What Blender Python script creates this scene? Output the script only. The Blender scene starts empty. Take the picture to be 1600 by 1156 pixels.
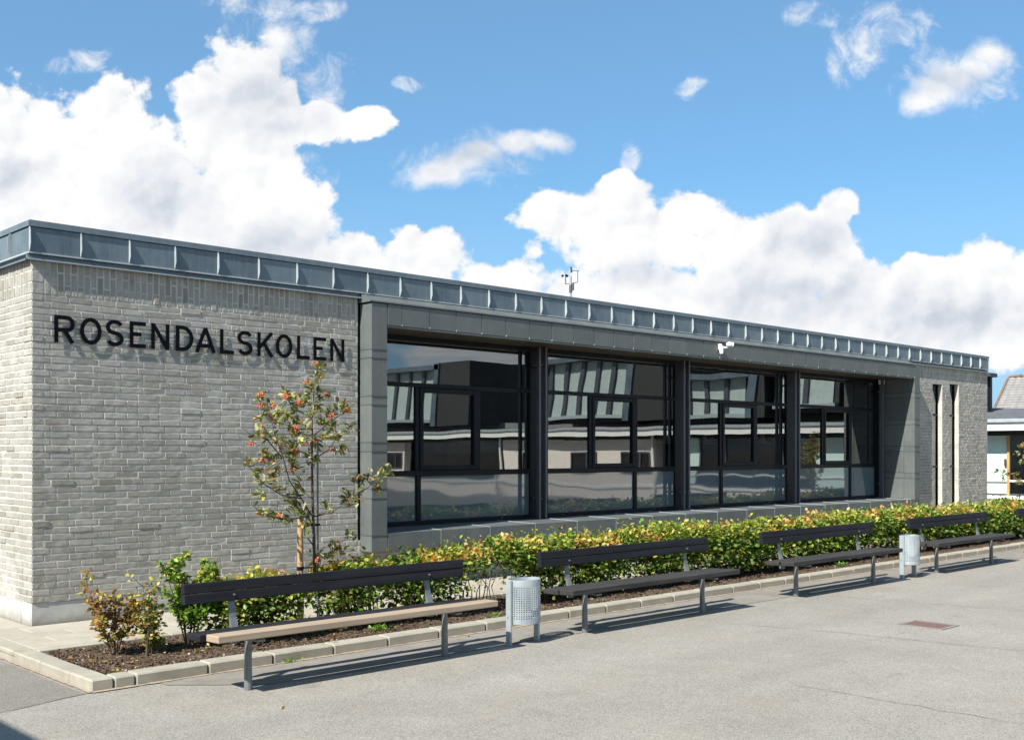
import bpy, math, random
import numpy as np
from mathutils import Vector, Matrix, noise as mnoise

R = random.Random(7)
scene = bpy.context.scene
COL = scene.collection

# ------------------------------------------------------------------ camera
CX, CY, CZ = -3.958, -10.949, 1.71
YAW = math.atan(1780 / 1700.0)
FW = (math.cos(YAW), math.sin(YAW)); RT = (math.sin(YAW), -math.cos(YAW))
cam_d = bpy.data.cameras.new('camera')
cam = bpy.data.objects.new('camera', cam_d); COL.objects.link(cam)
cam.location = (CX, CY, CZ)
cam.rotation_euler = (math.pi / 2, 0, YAW - math.pi / 2)
cam_d.sensor_width = 36.0; cam_d.lens = 36.0 * 1700 / 1600
cam_d.shift_y = (705 - 578) / 1600.0
cam_d.clip_start = 0.05; cam_d.clip_end = 2000
scene.camera = cam
scene.view_settings.view_transform = 'Standard'
scene.view_settings.look = 'None'
scene.view_settings.exposure = 0.92
scene.view_settings.gamma = 1.0
scene.view_settings.use_curve_mapping = False
scene.cycles.max_bounces = 8
scene.cycles.transparent_max_bounces = 12
scene.cycles.sample_clamp_indirect = 6

# sun: light travels along (1, .19, -1)
SD = Vector((1.0, 0.215, -1.0)).normalized()
sun_d = bpy.data.lights.new('sun', 'SUN'); sun_d.energy = 5.0; sun_d.angle = math.radians(0.55)
sun_d.color = (1.0, 0.955, 0.88)
sun = bpy.data.objects.new('sun', sun_d); COL.objects.link(sun)
sun.rotation_euler = SD.to_track_quat('-Z', 'Y').to_euler(); sun.location = (-20, -5, 25)

# ------------------------------------------------------------------ node helper
class NT:
    def __init__(s, tree): s.t = tree; s.n = tree.nodes; s.l = tree.links
    def node(s, typ, **kw):
        n = s.n.new(typ)
        for k, v in kw.items(): setattr(n, k, v)
        return n
    def link(s, a, b): s.l.new(a, b)
    def setin(s, sock, v):
        if isinstance(v, bpy.types.NodeSocket): s.link(v, sock)
        else: sock.default_value = v
    def math(s, op, a, b=0.0, c=None, clamp=False):
        n = s.node('ShaderNodeMath', operation=op); n.use_clamp = clamp
        s.setin(n.inputs[0], a); s.setin(n.inputs[1], b)
        if c is not None: s.setin(n.inputs[2], c)
        return n.outputs[0]
    def vmath(s, op, a, b=None):
        n = s.node('ShaderNodeVectorMath', operation=op)
        s.setin(n.inputs[0], a)
        if b is not None: s.setin(n.inputs[1], b)
        return n.outputs['Value'] if op in ('DOT_PRODUCT', 'LENGTH') else n.outputs[0]
    def noise(s, vec, scale, detail=4, rough=0.55, dist=0.0, col=False):
        n = s.node('ShaderNodeTexNoise'); s.setin(n.inputs['Vector'], vec)
        n.inputs['Scale'].default_value = scale; n.inputs['Detail'].default_value = detail
        n.inputs['Roughness'].default_value = rough; n.inputs['Distortion'].default_value = dist
        return n.outputs['Color' if col else 'Fac']
    def vor(s, vec, scale, feature='F1', out='Distance'):
        n = s.node('ShaderNodeTexVoronoi', feature=feature); s.setin(n.inputs['Vector'], vec)
        n.inputs['Scale'].default_value = scale
        return n.outputs[out]
    def mapr(s, v, a, b, c=0.0, d=1.0, smooth=False):
        n = s.node('ShaderNodeMapRange'); n.clamp = True
        if smooth: n.interpolation_type = 'SMOOTHSTEP'
        s.setin(n.inputs['Value'], v)
        for k, x in zip(('From Min', 'From Max', 'To Min', 'To Max'), (a, b, c, d)): s.setin(n.inputs[k], x)
        return n.outputs[0]
    def mix(s, f, a, b, blend='MIX'):
        n = s.node('ShaderNodeMix', data_type='RGBA', blend_type=blend)
        s.setin(n.inputs[0], f)
        s.setin(n.inputs[6], a if isinstance(a, bpy.types.NodeSocket) else (*a, 1))
        s.setin(n.inputs[7], b if isinstance(b, bpy.types.NodeSocket) else (*b, 1))
        return n.outputs[2]
    def combine(s, x, y, z=0.0):
        n = s.node('ShaderNodeCombineXYZ')
        for i, v in enumerate((x, y, z)): s.setin(n.inputs[i], v)
        return n.outputs[0]
    def ramp(s, f, stops):
        n = s.node('ShaderNodeValToRGB'); s.setin(n.inputs[0], f)
        e = n.color_ramp.elements
        while len(e) < len(stops): e.new(0.5)
        for i, (p, c) in enumerate(stops): e[i].position = p; e[i].color = (*c, 1)
        return n.outputs[0]

# ------------------------------------------------------------------ world: sky with cumulus
world = bpy.data.worlds.new('World'); scene.world = world; world.use_nodes = True
W = NT(world.node_tree); W.n.clear()
sky = W.node('ShaderNodeTexSky', sky_type='NISHITA')
sky.sun_disc = False
sky.sun_elevation = math.asin(-SD.z)
sky.sun_rotation = math.atan2(-SD.x, -SD.y)
sky.air_density = 1.0; sky.dust_density = 0.6; sky.ozone_density = 2.2
tc = W.node('ShaderNodeTexCoord'); D = tc.outputs['Generated']
df = W.vmath('DOT_PRODUCT', D, (FW[0], FW[1], 0)); dr = W.vmath('DOT_PRODUCT', D, (RT[0], RT[1], 0))
sep = W.node('ShaderNodeSeparateXYZ'); W.link(D, sep.inputs[0]); dz = sep.outputs[2]
dfs = W.math('MAXIMUM', df, 0.15)
qx = W.math('MULTIPLY', W.math('DIVIDE', dr, dfs), 17.0)
qy = W.math('MULTIPLY', W.math('DIVIDE', dz, dfs), 17.0)
Q = W.combine(qx, qy)
wob = W.noise(Q, 0.55, 3, 0.5, col=True)
Q2 = W.vmath('ADD', Q, W.vmath('MULTIPLY', W.vmath('SUBTRACT', wob, (0.5, 0.5, 0.5)), (1.1, 0.8, 0.0)))
def blob_field(blobs):
    acc = None
    for (u, v, ru, rv) in blobs:
        c = ((u - 800) / 100.0, (705 - v) / 100.0, 0)
        a = W.vmath('MULTIPLY', W.vmath('SUBTRACT', Q2, c), (100.0 / ru, 100.0 / rv, 0))
        d = W.math('SUBTRACT', 1.0, W.vmath('LENGTH', a))
        if acc is None: acc = d
        else:
            n = W.node('ShaderNodeMath', operation='SMOOTH_MAX')
            W.link(acc, n.inputs[0]); W.link(d, n.inputs[1]); n.inputs[2].default_value = 0.18
            acc = n.outputs[0]
    return acc
thick = [(30, 225, 140, 120), (165, 205, 95, 95), (60, 360, 260, 130), (235, 290, 110, 120), (300, 370, 200, 120),
         (420, 350, 130, 110), (545, 405, 70, 55), (665, 400, 85, 55), (600, 450, 170, 60), (770, 440, 90, 50),
         (480, 190, 95, 58), (575, 188, 75, 30), (400, 240, 100, 90), (335, 150, 85, 75), (350, 215, 90, 70), (385, 95, 80, 60), (430, 140, 60, 50), (95, 280, 120, 90),
         (970, 305, 65, 55), (985, 360, 180, 90), (870, 335, 80, 60), (1075, 320, 65, 55), (1140, 390, 100, 80),
         (1200, 440, 160, 90), (1300, 340, 62, 40), (1265, 375, 100, 75), (1000, 470, 260, 80), (1370, 480, 180, 80),
         (1450, 430, 80, 40), (1550, 430, 110, 70), (1500, 520, 220, 90), (1180, 520, 300, 70)]
thin = [(430, 60, 105, 65), (400, 10, 120, 25), (510, 8, 60, 22), (470, 275, 70, 55), (632, 124, 30, 16), (520, 120, 60, 50),
        (985, 250, 26, 40), (1385, 45, 110, 55), (1325, 80, 55, 65), (740, 250, 130, 60), (1500, 120, 110, 55),
        (1098, 132, 34, 18), (130, 100, 50, 26), (1260, 10, 60, 24)]
soft = [(685, 275, 62, 36), (745, 248, 75, 42), (805, 228, 78, 36), (855, 218, 55, 26), (1450, 155, 52, 34), (1500, 122, 62, 44), (1548, 90, 50, 38), (1475, 138, 60, 40), (1525, 105, 55, 40), (715, 260, 60, 34), (440, 60, 60, 40)]
fs = blob_field(soft)
fb = blob_field(thick); ft = blob_field(thin)
nz = W.noise(Q, 0.9, 9, 0.6); nz2 = W.noise(Q, 2.6, 7, 0.62)
QW = W.vmath('ADD', Q, W.vmath('MULTIPLY', W.vmath('SUBTRACT', W.noise(Q, 2.2, 4, 0.6, col=True), (0.5, 0.5, 0.5)), (0.45, 0.45, 0.0)))
def billow(vec):
    a = W.math('MULTIPLY', W.math('SUBTRACT', 0.45, W.vor(vec, 1.5)), 0.42)
    b_ = W.math('MULTIPLY', W.math('SUBTRACT', 0.45, W.vor(vec, 3.6)), 0.22)
    return W.math('ADD', a, b_)
bil = billow(QW); bil2 = billow(W.vmath('ADD', QW, (-0.10, 0.14, 0.0)))
edge = W.math('ADD', W.math('ADD', bil, W.math('MULTIPLY', W.math('SUBTRACT', nz, 0.5), 1.0)), W.math('MULTIPLY', W.math('SUBTRACT', nz2, 0.5), 0.55))
cov_b = W.mapr(W.math('ADD', fb, edge), 0.07, 0.27, smooth=True)
nz3 = W.noise(W.vmath('ADD', Q, (31, 7, 0)), 1.7, 9, 0.68, 0.5)
cov_t = W.math('MULTIPLY', W.mapr(W.math('ADD', W.math('MINIMUM', ft, 0.42), W.math('ADD', W.math('MULTIPLY', W.math('SUBTRACT', nz3, 0.5), 2.3), W.math('MULTIPLY', edge, 0.5))), 0.12, 1.05, smooth=True), 0.9)
# the sky away from the frame goes on with similar clouds
P3 = W.vmath('MULTIPLY', D, (1.0, 1.0, 1.9))
g = W.noise(P3, 2.3, 9, 0.58)
gz = W.mapr(dz, 0.0, 0.75, 0.10, -0.06)
cov_g = W.mapr(W.math('ADD', g, gz), 0.555, 0.63, smooth=True)
inx = W.mapr(W.math('ABSOLUTE', qx), 8.3, 11.5, 1, 0, smooth=True)
iny = W.mapr(qy, 7.2, 9.5, 1, 0, smooth=True)
inf = W.mapr(df, 0.30, 0.45)
inside = W.math('MULTIPLY', W.math('MULTIPLY', inx, iny), inf)
cov_s = W.math('MULTIPLY', W.mapr(W.math('ADD', fs, W.math('ADD', W.math('MULTIPLY', edge, 0.7), W.math('MULTIPLY', W.math('SUBTRACT', nz3, 0.5), 0.9))), 0.02, 0.75, smooth=True), 0.96)
cov_f = W.math('MAXIMUM', W.math('MAXIMUM', cov_b, cov_t), cov_s)
cov = W.math('ADD', W.math('MULTIPLY', cov_f, inside), W.math('MULTIPLY', cov_g, W.math('SUBTRACT', 1.0, inside)), clamp=True)
# cloud brightness: billows lit from the upper left, grey bellies
na = W.noise(Q, 1.0, 6, 0.55)
nb = W.noise(W.vmath('ADD', Q, (-0.16, 0.20, 0.0)), 1.0, 6, 0.55)
rel = W.math('ADD', W.math('MULTIPLY', W.math('SUBTRACT', na, nb), 0.8), W.math('MULTIPLY', W.math('SUBTRACT', bil, bil2), 0.8))
grey = blob_field([(250, 300, 110, 80), (30, 270, 60, 40), (430, 385, 140, 60), (420, 150, 140, 90), (1250, 470, 230, 70),
                   (1490, 500, 200, 60), (760, 250, 150, 60), (1260, 380, 80, 60), (1500, 130, 80, 30), (1000, 430, 90, 30)])
greym = W.math('MULTIPLY', W.mapr(W.math('ADD', grey, W.math('MULTIPLY', edge, 0.6)), -0.25, 0.9, smooth=True), 1.0)
greyg = W.mapr(W.noise(P3, 3.1, 4, 0.5), 0.42, 0.7)
greyt = W.math('ADD', W.math('MULTIPLY', greym, inside), W.math('MULTIPLY', greyg, W.math('SUBTRACT', 1.0, inside)))
br = W.math('SUBTRACT', W.math('ADD', 1.02, rel), W.math('MULTIPLY', greyt, 0.42))
brc = W.mapr(br, 0.0, 1.0)
ccol = W.ramp(brc, [(0.0, (0.44, 0.50, 0.58)), (0.45, (0.58, 0.63, 0.70)), (0.75, (0.78, 0.80, 0.84)), (1.0, (0.92, 0.92, 0.92))])
skyc = W.vmath('MULTIPLY', sky.outputs[0], (0.072, 0.127, 0.150))
haze_f = W.math('MAXIMUM', W.mapr(dz, 0.0, 0.24, 0.95, 0.28), W.mapr(dz, 0.0, 0.50, 0.44, 0.06))
skyh = W.mix(haze_f, skyc, (0.36, 0.57, 0.82))
wcol = W.mix(cov, skyh, ccol)
bg = W.node('ShaderNodeBackground'); W.link(wcol, bg.inputs[0]); bg.inputs[1].default_value = 0.575
wo = W.node('ShaderNodeOutputWorld'); W.link(bg.outputs[0], wo.inputs[0])
world.cycles.sampling_method = 'MANUAL'; world.cycles.sample_map_resolution = 512

# ------------------------------------------------------------------ materials
def new_mat(name):
    m = bpy.data.materials.new(name); m.use_nodes = True
    N = NT(m.node_tree); b = N.n['Principled BSDF']
    return m, N, b
def pos(N, obj=False):
    if obj: return N.node('ShaderNodeTexCoord').outputs['Object']
    return N.node('ShaderNodeNewGeometry').outputs['Position']
def bump(N, b, h, strength=0.3, dist=0.01):
    n = N.node('ShaderNodeBump'); n.inputs['Strength'].default_value = strength; n.inputs['Distance'].default_value = dist
    N.setin(n.inputs['Height'], h); N.link(n.outputs[0], b.inputs['Normal'])
def simple(name, col, rough=0.6, metal=0.0, var=0.15, scale=6, bstr=0.0, bscale=80, stretch=(1, 1, 1), spec=0.5):
    m, N, b = new_mat(name)
    p = N.vmath('MULTIPLY', pos(N), stretch)
    n = N.noise(p, scale, 5, 0.6)
    n2 = N.noise(p, scale * 9, 3, 0.6)
    f = N.math('ADD', N.math('MULTIPLY', n, 0.7), N.math('MULTIPLY', n2, 0.3))
    lo = tuple(c * (1 - var) for c in col); hi = tuple(min(1, c * (1 + var)) for c in col)
    N.link(N.mix(N.mapr(f, 0.3, 0.7), lo, hi), b.inputs['Base Color'])
    b.inputs['Roughness'].default_value = rough; b.inputs['Metallic'].default_value = metal
    b.inputs['Specular IOR Level'].default_value = spec
    if bstr: bump(N, b, N.noise(p, bscale, 3, 0.6), bstr, 0.004)
    return m

def brick_mat(name, source):
    m, N, b = new_mat(name)
    p = pos(N)
    if source == 'object': rnd = N.node('ShaderNodeObjectInfo').outputs['Random']
    elif source == 'attr':
        a = N.node('ShaderNodeAttribute'); a.attribute_name = 'tint'; rnd = a.outputs['Fac']
    else: rnd = 0.5
    base = N.ramp(rnd, [(0.0, (0.225, 0.217, 0.180)), (0.25, (0.278, 0.266, 0.235)), (0.6, (0.308, 0.295, 0.265)), (0.88, (0.34, 0.327, 0.295)), (1.0, (0.285, 0.258, 0.215))])
    fine = N.noise(p, 55, 5, 0.65); mid = N.noise(p, 9, 4, 0.6)
    c = N.mix(N.mapr(fine, 0.3, 0.72), N.mix(1.0, base, (0.80, 0.80, 0.80), 'MULTIPLY'), N.mix(1.0, base, (1.16, 1.15, 1.13), 'MULTIPLY'))
    slur = N.math('ADD', N.noise(p, 1.3, 4, 0.6), N.math('MULTIPLY', N.math('SUBTRACT', mid, 0.5), 0.8))
    sl = N.mapr(slur, 0.46, 0.72, 0.02, 0.62)
    mort = N.mix(N.mapr(fine, 0.3, 0.7), (0.41, 0.397, 0.358), (0.51, 0.495, 0.447))
    if source == 'mortar':
        dk = N.mapr(N.noise(p, 2.3, 3, 0.6), 0.40, 0.62)
        N.link(N.mix(dk, N.mix(1.0, mort, (0.84, 0.84, 0.83), 'MULTIPLY'), N.mix(1.0, mort, (1.12, 1.12, 1.1), 'MULTIPLY')), b.inputs['Base Color'])
    else:
        N.link(N.mix(sl, c, mort), b.inputs['Base Color'])
    b.inputs['Roughness'].default_value = 0.92; b.inputs['Specular IOR Level'].default_value = 0.2
    h = N.math('ADD', N.math('MULTIPLY', mid, 0.9), N.math('MULTIPLY', fine, 0.45))
    bump(N, b, h, 0.45, 0.004)
    return m
M = {}
M['brick'] = brick_mat('brick_single', 'object')
M['brick_mass'] = brick_mat('brick_courses', 'attr')
M['mortar'] = brick_mat('mortar', 'mortar')
M['plinth'] = simple('plinth_concrete', (0.42, 0.415, 0.39), 0.9, 0, 0.15, 5, 0.4, 120)
def dirty_foot(m, z0, z1, col, amt):
    N = NT(m.node_tree); b = N.n['Principled BSDF']; src = b.inputs['Base Color'].links[0].from_socket
    p = pos(N); sx = N.node('ShaderNodeSeparateXYZ'); N.link(p, sx.inputs[0])
    f = N.mapr(N.math('ADD', sx.outputs[2], N.math('MULTIPLY', N.math('SUBTRACT', N.noise(p, 7, 5, 0.7), 0.5), 0.22)), z0, z1, amt, 0.0)
    N.link(N.mix(f, src, col), b.inputs['Base Color'])
dirty_foot(M['plinth'], -0.02, 0.12, (0.17, 0.15, 0.115), 0.75)
M['cream'] = simple('cream_brickwork', (0.74, 0.66, 0.58), 0.9, 0, 0.08, 4, 0.2, 60)

# zinc with vertical streaks
def zinc(name, lo, hi, rough=0.42, metal=0.55):
    m, N, b = new_mat(name)
    p = pos(N)
    s1 = N.noise(N.vmath('MULTIPLY', p, (26, 26, 1.5)), 1.0, 4, 0.6)
    s2 = N.noise(p, 3.0, 4, 0.65)
    s3 = N.noise(p, 70, 3, 0.6)
    rnd = N.node('ShaderNodeObjectInfo').outputs['Random']
    f = N.math('ADD', N.math('ADD', N.math('MULTIPLY', s1, 0.35), N.math('MULTIPLY', s2, 0.5)), N.math('MULTIPLY', s3, 0.2))
    f = N.math('ADD', f, N.math('MULTIPLY', N.math('SUBTRACT', rnd, 0.5), 0.22))
    N.link(N.mix(N.mapr(f, 0.34, 0.74), lo, hi), b.inputs['Base Color'])
    N.setin(b.inputs['Roughness'], N.mapr(s2, 0.3, 0.7, rough - 0.08, rough + 0.12))
    b.inputs['Metallic'].default_value = metal
    bump(N, b, N.noise(p, 3.2, 2, 0.5), 0.45, 0.02)
    return m
M['zinc'] = zinc('weathered_zinc', (0.075, 0.108, 0.130), (0.175, 0.222, 0.248), 0.5, 0.3)
M['zinc_pale'] = zinc('bright_zinc', (0.27, 0.315, 0.33), (0.39, 0.43, 0.44), 0.55, 0.1)  # paler copy of the zinc; gives the standing seams their sunlit look
M['dark_zinc'] = zinc('grey_green_zinc', (0.086, 0.098, 0.097), (0.124, 0.137, 0.130), 0.5, 0.05)
M['dark_gap'] = simple('black_gap', (0.008, 0.008, 0.009), 0.9, 0, 0.1)
M['frame'] = simple('window_frame_paint', (0.005, 0.008, 0.013), 0.4, 0, 0.1, spec=0.16)
M['rail'] = simple('guide_rail_metal', (0.11, 0.115, 0.13), 0.4, 0.5, 0.1)
M['soffit'] = simple('dark_brown_board', (0.055, 0.038, 0.022), 0.6, 0, 0.3, 8, 0.2, 60, (1, 6, 1))
M['interior'] = simple('dim_interior_paint', (0.22, 0.22, 0.21), 0.9)
M['interior_floor'] = simple('interior_lino', (0.07, 0.065, 0.06), 0.6)
M['white'] = simple('white_plastic', (0.80, 0.80, 0.78), 0.4)
M['white_paint'] = simple('white_painted_board', (0.78, 0.78, 0.72), 0.6, 0, 0.05)
M['wood_brown'] = simple('brown_wood', (0.20, 0.09, 0.04), 0.5)
M['letter'] = simple('letter_black', (0.003, 0.004, 0.007), 0.6, 0, 0.1, spec=0.08)

def glass_mat(name, ior, tint, wave=0.0022, wscale=0.9):
    m, N, b = new_mat(name)
    N.n.remove(b); out = N.n['Material Output']
    p = pos(N)
    fr = N.node('ShaderNodeFresnel'); fr.inputs[0].default_value = ior
    bp = N.node('ShaderNodeBump'); bp.inputs['Strength'].default_value = 1.0; bp.inputs['Distance'].default_value = wave
    N.link(N.noise(p, wscale, 1.0, 0.4), bp.inputs['Height'])
    g = N.node('ShaderNodeBsdfGlossy'); g.inputs['Roughness'].default_value = 0.0
    g.inputs['Color'].default_value = (0.93, 0.96, 0.96, 1); N.link(bp.outputs[0], g.inputs['Normal'])
    t = N.node('ShaderNodeBsdfTransparent'); t.inputs['Color'].default_value = (*tint, 1)
    mx = N.node('ShaderNodeMixShader'); N.link(fr.outputs[0], mx.inputs[0]); N.link(t.outputs[0], mx.inputs[1]); N.link(g.outputs[0], mx.inputs[2])
    N.link(mx.outputs[0], out.inputs[0])
    return m
M['glass'] = glass_mat('window_glass', 3.0, (0.60, 0.64, 0.64))
M['far_glass'] = glass_mat('far_window_glass', 1.9, (0.5, 0.55, 0.55), 0.0)
def spandrel_mat():
    m, N, b = new_mat('spandrel_glass')
    p = pos(N)
    N.link(N.mix(N.noise(p, 1.2, 3), (0.085, 0.118, 0.132), (0.115, 0.150, 0.163)), b.inputs['Base Color'])
    b.inputs['Roughness'].default_value = 0.03; b.inputs['IOR'].default_value = 1.85
    bump(N, b, N.noise(p, 1.0, 1, 0.4), 1.0, 0.005)
    return m
M['spandrel'] = spandrel_mat()

def asphalt_mat(mul=1.0):
    m, N, b = new_mat('worn_asphalt')
    p = pos(N)
    g1 = N.vor(p, 170, out='Color'); sp = N.node('ShaderNodeSeparateXYZ'); N.link(g1, sp.inputs[0])
    g2 = N.noise(p, 60, 3, 0.7)
    big = N.noise(p, 0.55, 5, 0.6); mid = N.noise(p, 4.5, 4, 0.6)
    st = N.noise(N.vmath('MULTIPLY', p, (0.25, 1.6, 1)), 1.0, 4, 0.6)
    grain = N.math('ADD', N.math('MULTIPLY', sp.outputs[0], 0.62), N.math('MULTIPLY', g2, 0.38))
    c = N.ramp(grain, [(0.08, (0.10, 0.094, 0.083)), (0.35, (0.215, 0.205, 0.185)), (0.65, (0.292, 0.279, 0.254)), (0.93, (0.45, 0.43, 0.39))])
    v = N.mapr(N.math('ADD', N.math('ADD', N.math('MULTIPLY', big, 0.5), N.math('MULTIPLY', mid, 0.25)), N.math('MULTIPLY', st, 0.3)), 0.35, 0.70, 0.80 * mul, 1.13 * mul)
    vc = N.combine(v, N.math('MULTIPLY', v, 0.975), N.math('MULTIPLY', v, 0.935))
    c = N.mix(1.0, c, vc, 'MULTIPLY')
    warm = N.mapr(N.noise(p, 1.6, 4, 0.65), 0.56, 0.75)
    c = N.mix(N.math('MULTIPLY', warm, 0.35), c, (0.30, 0.25, 0.19))
    stain = N.mapr(N.noise(N.vmath('ADD', p, (13, 5, 0)), 2.1, 3, 0.5), 0.66, 0.74, 0, 0.28)
    c = N.mix(stain, c, (0.12, 0.118, 0.11))
    N.link(c, b.inputs['Base Color'])
    b.inputs['Roughness'].default_value = 0.9; b.inputs['Specular IOR Level'].default_value = 0.25
    bump(N, b, grain, 0.5, 0.004)
    return m
M['asphalt'] = asphalt_mat()
M['asphalt_dark'] = asphalt_mat(0.74)
M['asphalt_patch'] = simple('smoother_asphalt_strip', (0.205, 0.190, 0.166), 0.92, 0, 0.22, 5, 0.5, 220)
M['asphalt_patch'].node_tree.nodes['Principled BSDF'].inputs['Specular IOR Level'].default_value = 0.2
M['seam'] = simple('tar_seam', (0.17, 0.162, 0.147), 0.9, 0, 0.3, 20)
M['sand'] = simple('sandy_joint', (0.30, 0.235, 0.17), 0.95, 0, 0.35, 22, 0.4, 150)
M['rust'] = simple('rusty_iron', (0.145, 0.085, 0.070), 0.8, 0.1, 0.35, 30, 0.5, 120)
def concrete(name, a, c_, bs=0.35):
    m, N, b = new_mat(name)
    p = pos(N); rnd = N.node('ShaderNodeObjectInfo').outputs['Random']
    f = N.math('ADD', N.math('ADD', N.math('MULTIPLY', N.noise(p, 5, 5, 0.65), 0.6), N.math('MULTIPLY', N.noise(p, 90, 3, 0.6), 0.35)), N.math('MULTIPLY', rnd, 0.12))
    N.link(N.mix(N.mapr(f, 0.32, 0.74), a, c_), b.inputs['Base Color'])
    b.inputs['Roughness'].default_value = 0.9; b.inputs['Specular IOR Level'].default_value = 0.25
    bump(N, b, N.noise(p, 110, 3, 0.6), bs, 0.003)
    return m
M['kerb'] = concrete('kerb_concrete', (0.23, 0.212, 0.168), (0.37, 0.345, 0.28))
M['slab'] = concrete('paving_concrete', (0.27, 0.245, 0.195), (0.40, 0.37, 0.305))
M['galv'] = zinc('galvanised_steel', (0.26, 0.30, 0.32), (0.43, 0.48, 0.50), 0.42, 0.3)
M['leg'] = simple('painted_steel_leg', (0.15, 0.168, 0.170), 0.45, 0.3, 0.2, 12)
def wood(name, a, c_, rough=0.6):
    m, N, b = new_mat(name)
    p = N.node('ShaderNodeTexCoord').outputs['Object']
    g_ = N.noise(N.vmath('MULTIPLY', p, (1.2, 26, 30)), 1.0, 5, 0.65)
    g2 = N.noise(p, 3, 3)
    N.link(N.mix(N.mapr(N.math('ADD', N.math('MULTIPLY', g_, 0.7), N.math('MULTIPLY', g2, 0.3)), 0.3, 0.7), a, c_), b.inputs['Base Color'])
    b.inputs['Roughness'].default_value = rough; b.inputs['Specular IOR Level'].default_value = 0.16
    bump(N, b, g_, 0.4, 0.004)
    return m
M['black_wood'] = wood('black_stained_wood', (0.006, 0.007, 0.010), (0.024, 0.025, 0.031), 0.65)
M['grey_wood'] = wood('worn_dark_wood', (0.022, 0.021, 0.021), (0.058, 0.055, 0.053), 0.7)
M['pale_wood'] = wood('pale_new_wood', (0.27, 0.205, 0.145), (0.38, 0.30, 0.22), 0.6)
M['stake'] = wood('stake_wood', (0.30, 0.18, 0.09), (0.48, 0.31, 0.17), 0.8)
def soil_mat():
    m, N, b = new_mat('planting_soil')
    p = pos(N)
    a = N.noise(p, 38, 6, 0.7); v = N.vor(p, 55, out='Color'); s_ = N.node('ShaderNodeSeparateXYZ'); N.link(v, s_.inputs[0])
    f = N.math('ADD', N.math('MULTIPLY', a, 0.6), N.math('MULTIPLY', s_.outputs[0], 0.4))
    N.link(N.ramp(f, [(0.15, (0.018, 0.012, 0.008)), (0.5, (0.080, 0.054, 0.036)), (0.8, (0.20, 0.148, 0.105)), (0.95, (0.36, 0.30, 0.24))]), b.inputs['Base Color'])
    b.inputs['Roughness'].default_value = 0.95; b.inputs['Specular IOR Level'].default_value = 0.15
    bump(N, b, f, 1.0, 0.02)
    return m
M['soil'] = soil_mat()
M['pebble'] = simple('pale_pebble', (0.42, 0.36, 0.30), 0.9, 0, 0.4, 40)
def leaf_mat(name, transl=0.3, rough=0.45, spec=0.4):
    m, N, b = new_mat(name)
    a = N.node('ShaderNodeAttribute'); a.attribute_name = 'leafcol'
    out = N.n['Material Output']
    N.link(a.outputs['Color'], b.inputs['Base Color']); b.inputs['Roughness'].default_value = rough
    b.inputs['Specular IOR Level'].default_value = spec
    t = N.node('ShaderNodeBsdfTranslucent')
    tcx = N.mix(1.0, a.outputs['Color'], (1.5, 1.45, 0.7), 'MULTIPLY'); N.link(tcx, t.inputs[0])
    mx = N.node('ShaderNodeMixShader'); mx.inputs[0].default_value = transl
    N.link(b.outputs[0], mx.inputs[1]); N.link(t.outputs[0], mx.inputs[2]); N.link(mx.outputs[0], out.inputs[0])
    return m
M['leaf'] = leaf_mat('leaf')
M['stem'] = simple('woody_stem', (0.085, 0.060, 0.042), 0.8, 0, 0.3, 20)
M['bark'] = simple('dark_bark', (0.070, 0.040, 0.035), 0.7, 0, 0.35, 25)
M['berry'] = simple('orange_berry', (0.50, 0.105, 0.035), 0.35, 0, 0.2, 60)
def tile_mat(name, lo, hi):
    m, N, b = new_mat(name)
    p = pos(N)
    N.link(N.mix(N.mapr(N.noise(p, 3, 5, 0.65), 0.35, 0.7), lo, hi), b.inputs['Base Color'])
    b.inputs['Roughness'].default_value = 0.8
    return m
M['slate'] = tile_mat('slate_roof', (0.075, 0.08, 0.09), (0.12, 0.125, 0.135))
M['grey_tile'] = tile_mat('lichen_grey_tile', (0.19, 0.182, 0.172), (0.27, 0.258, 0.245))
M['ridge'] = simple('red_ridge_tile', (0.17, 0.11, 0.08), 0.85)
M['mint'] = simple('pale_mint_panel', (0.55, 0.70, 0.64), 0.5, 0, 0.03)
M['orange_wood'] = simple('orange_oak_frame', (0.50, 0.27, 0.10), 0.5)
M['dark_clad'] = simple('dark_cladding', (0.03, 0.032, 0.03), 0.7)
M['pale_clear'] = simple('pale_clerestory_panel', (0.42, 0.50, 0.47), 0.35)
M['magenta'] = simple('magenta_poster', (0.40, 0.03, 0.12), 0.6)
M['grass_green'] = simple('weed_green', (0.10, 0.16, 0.03), 0.7)

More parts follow.
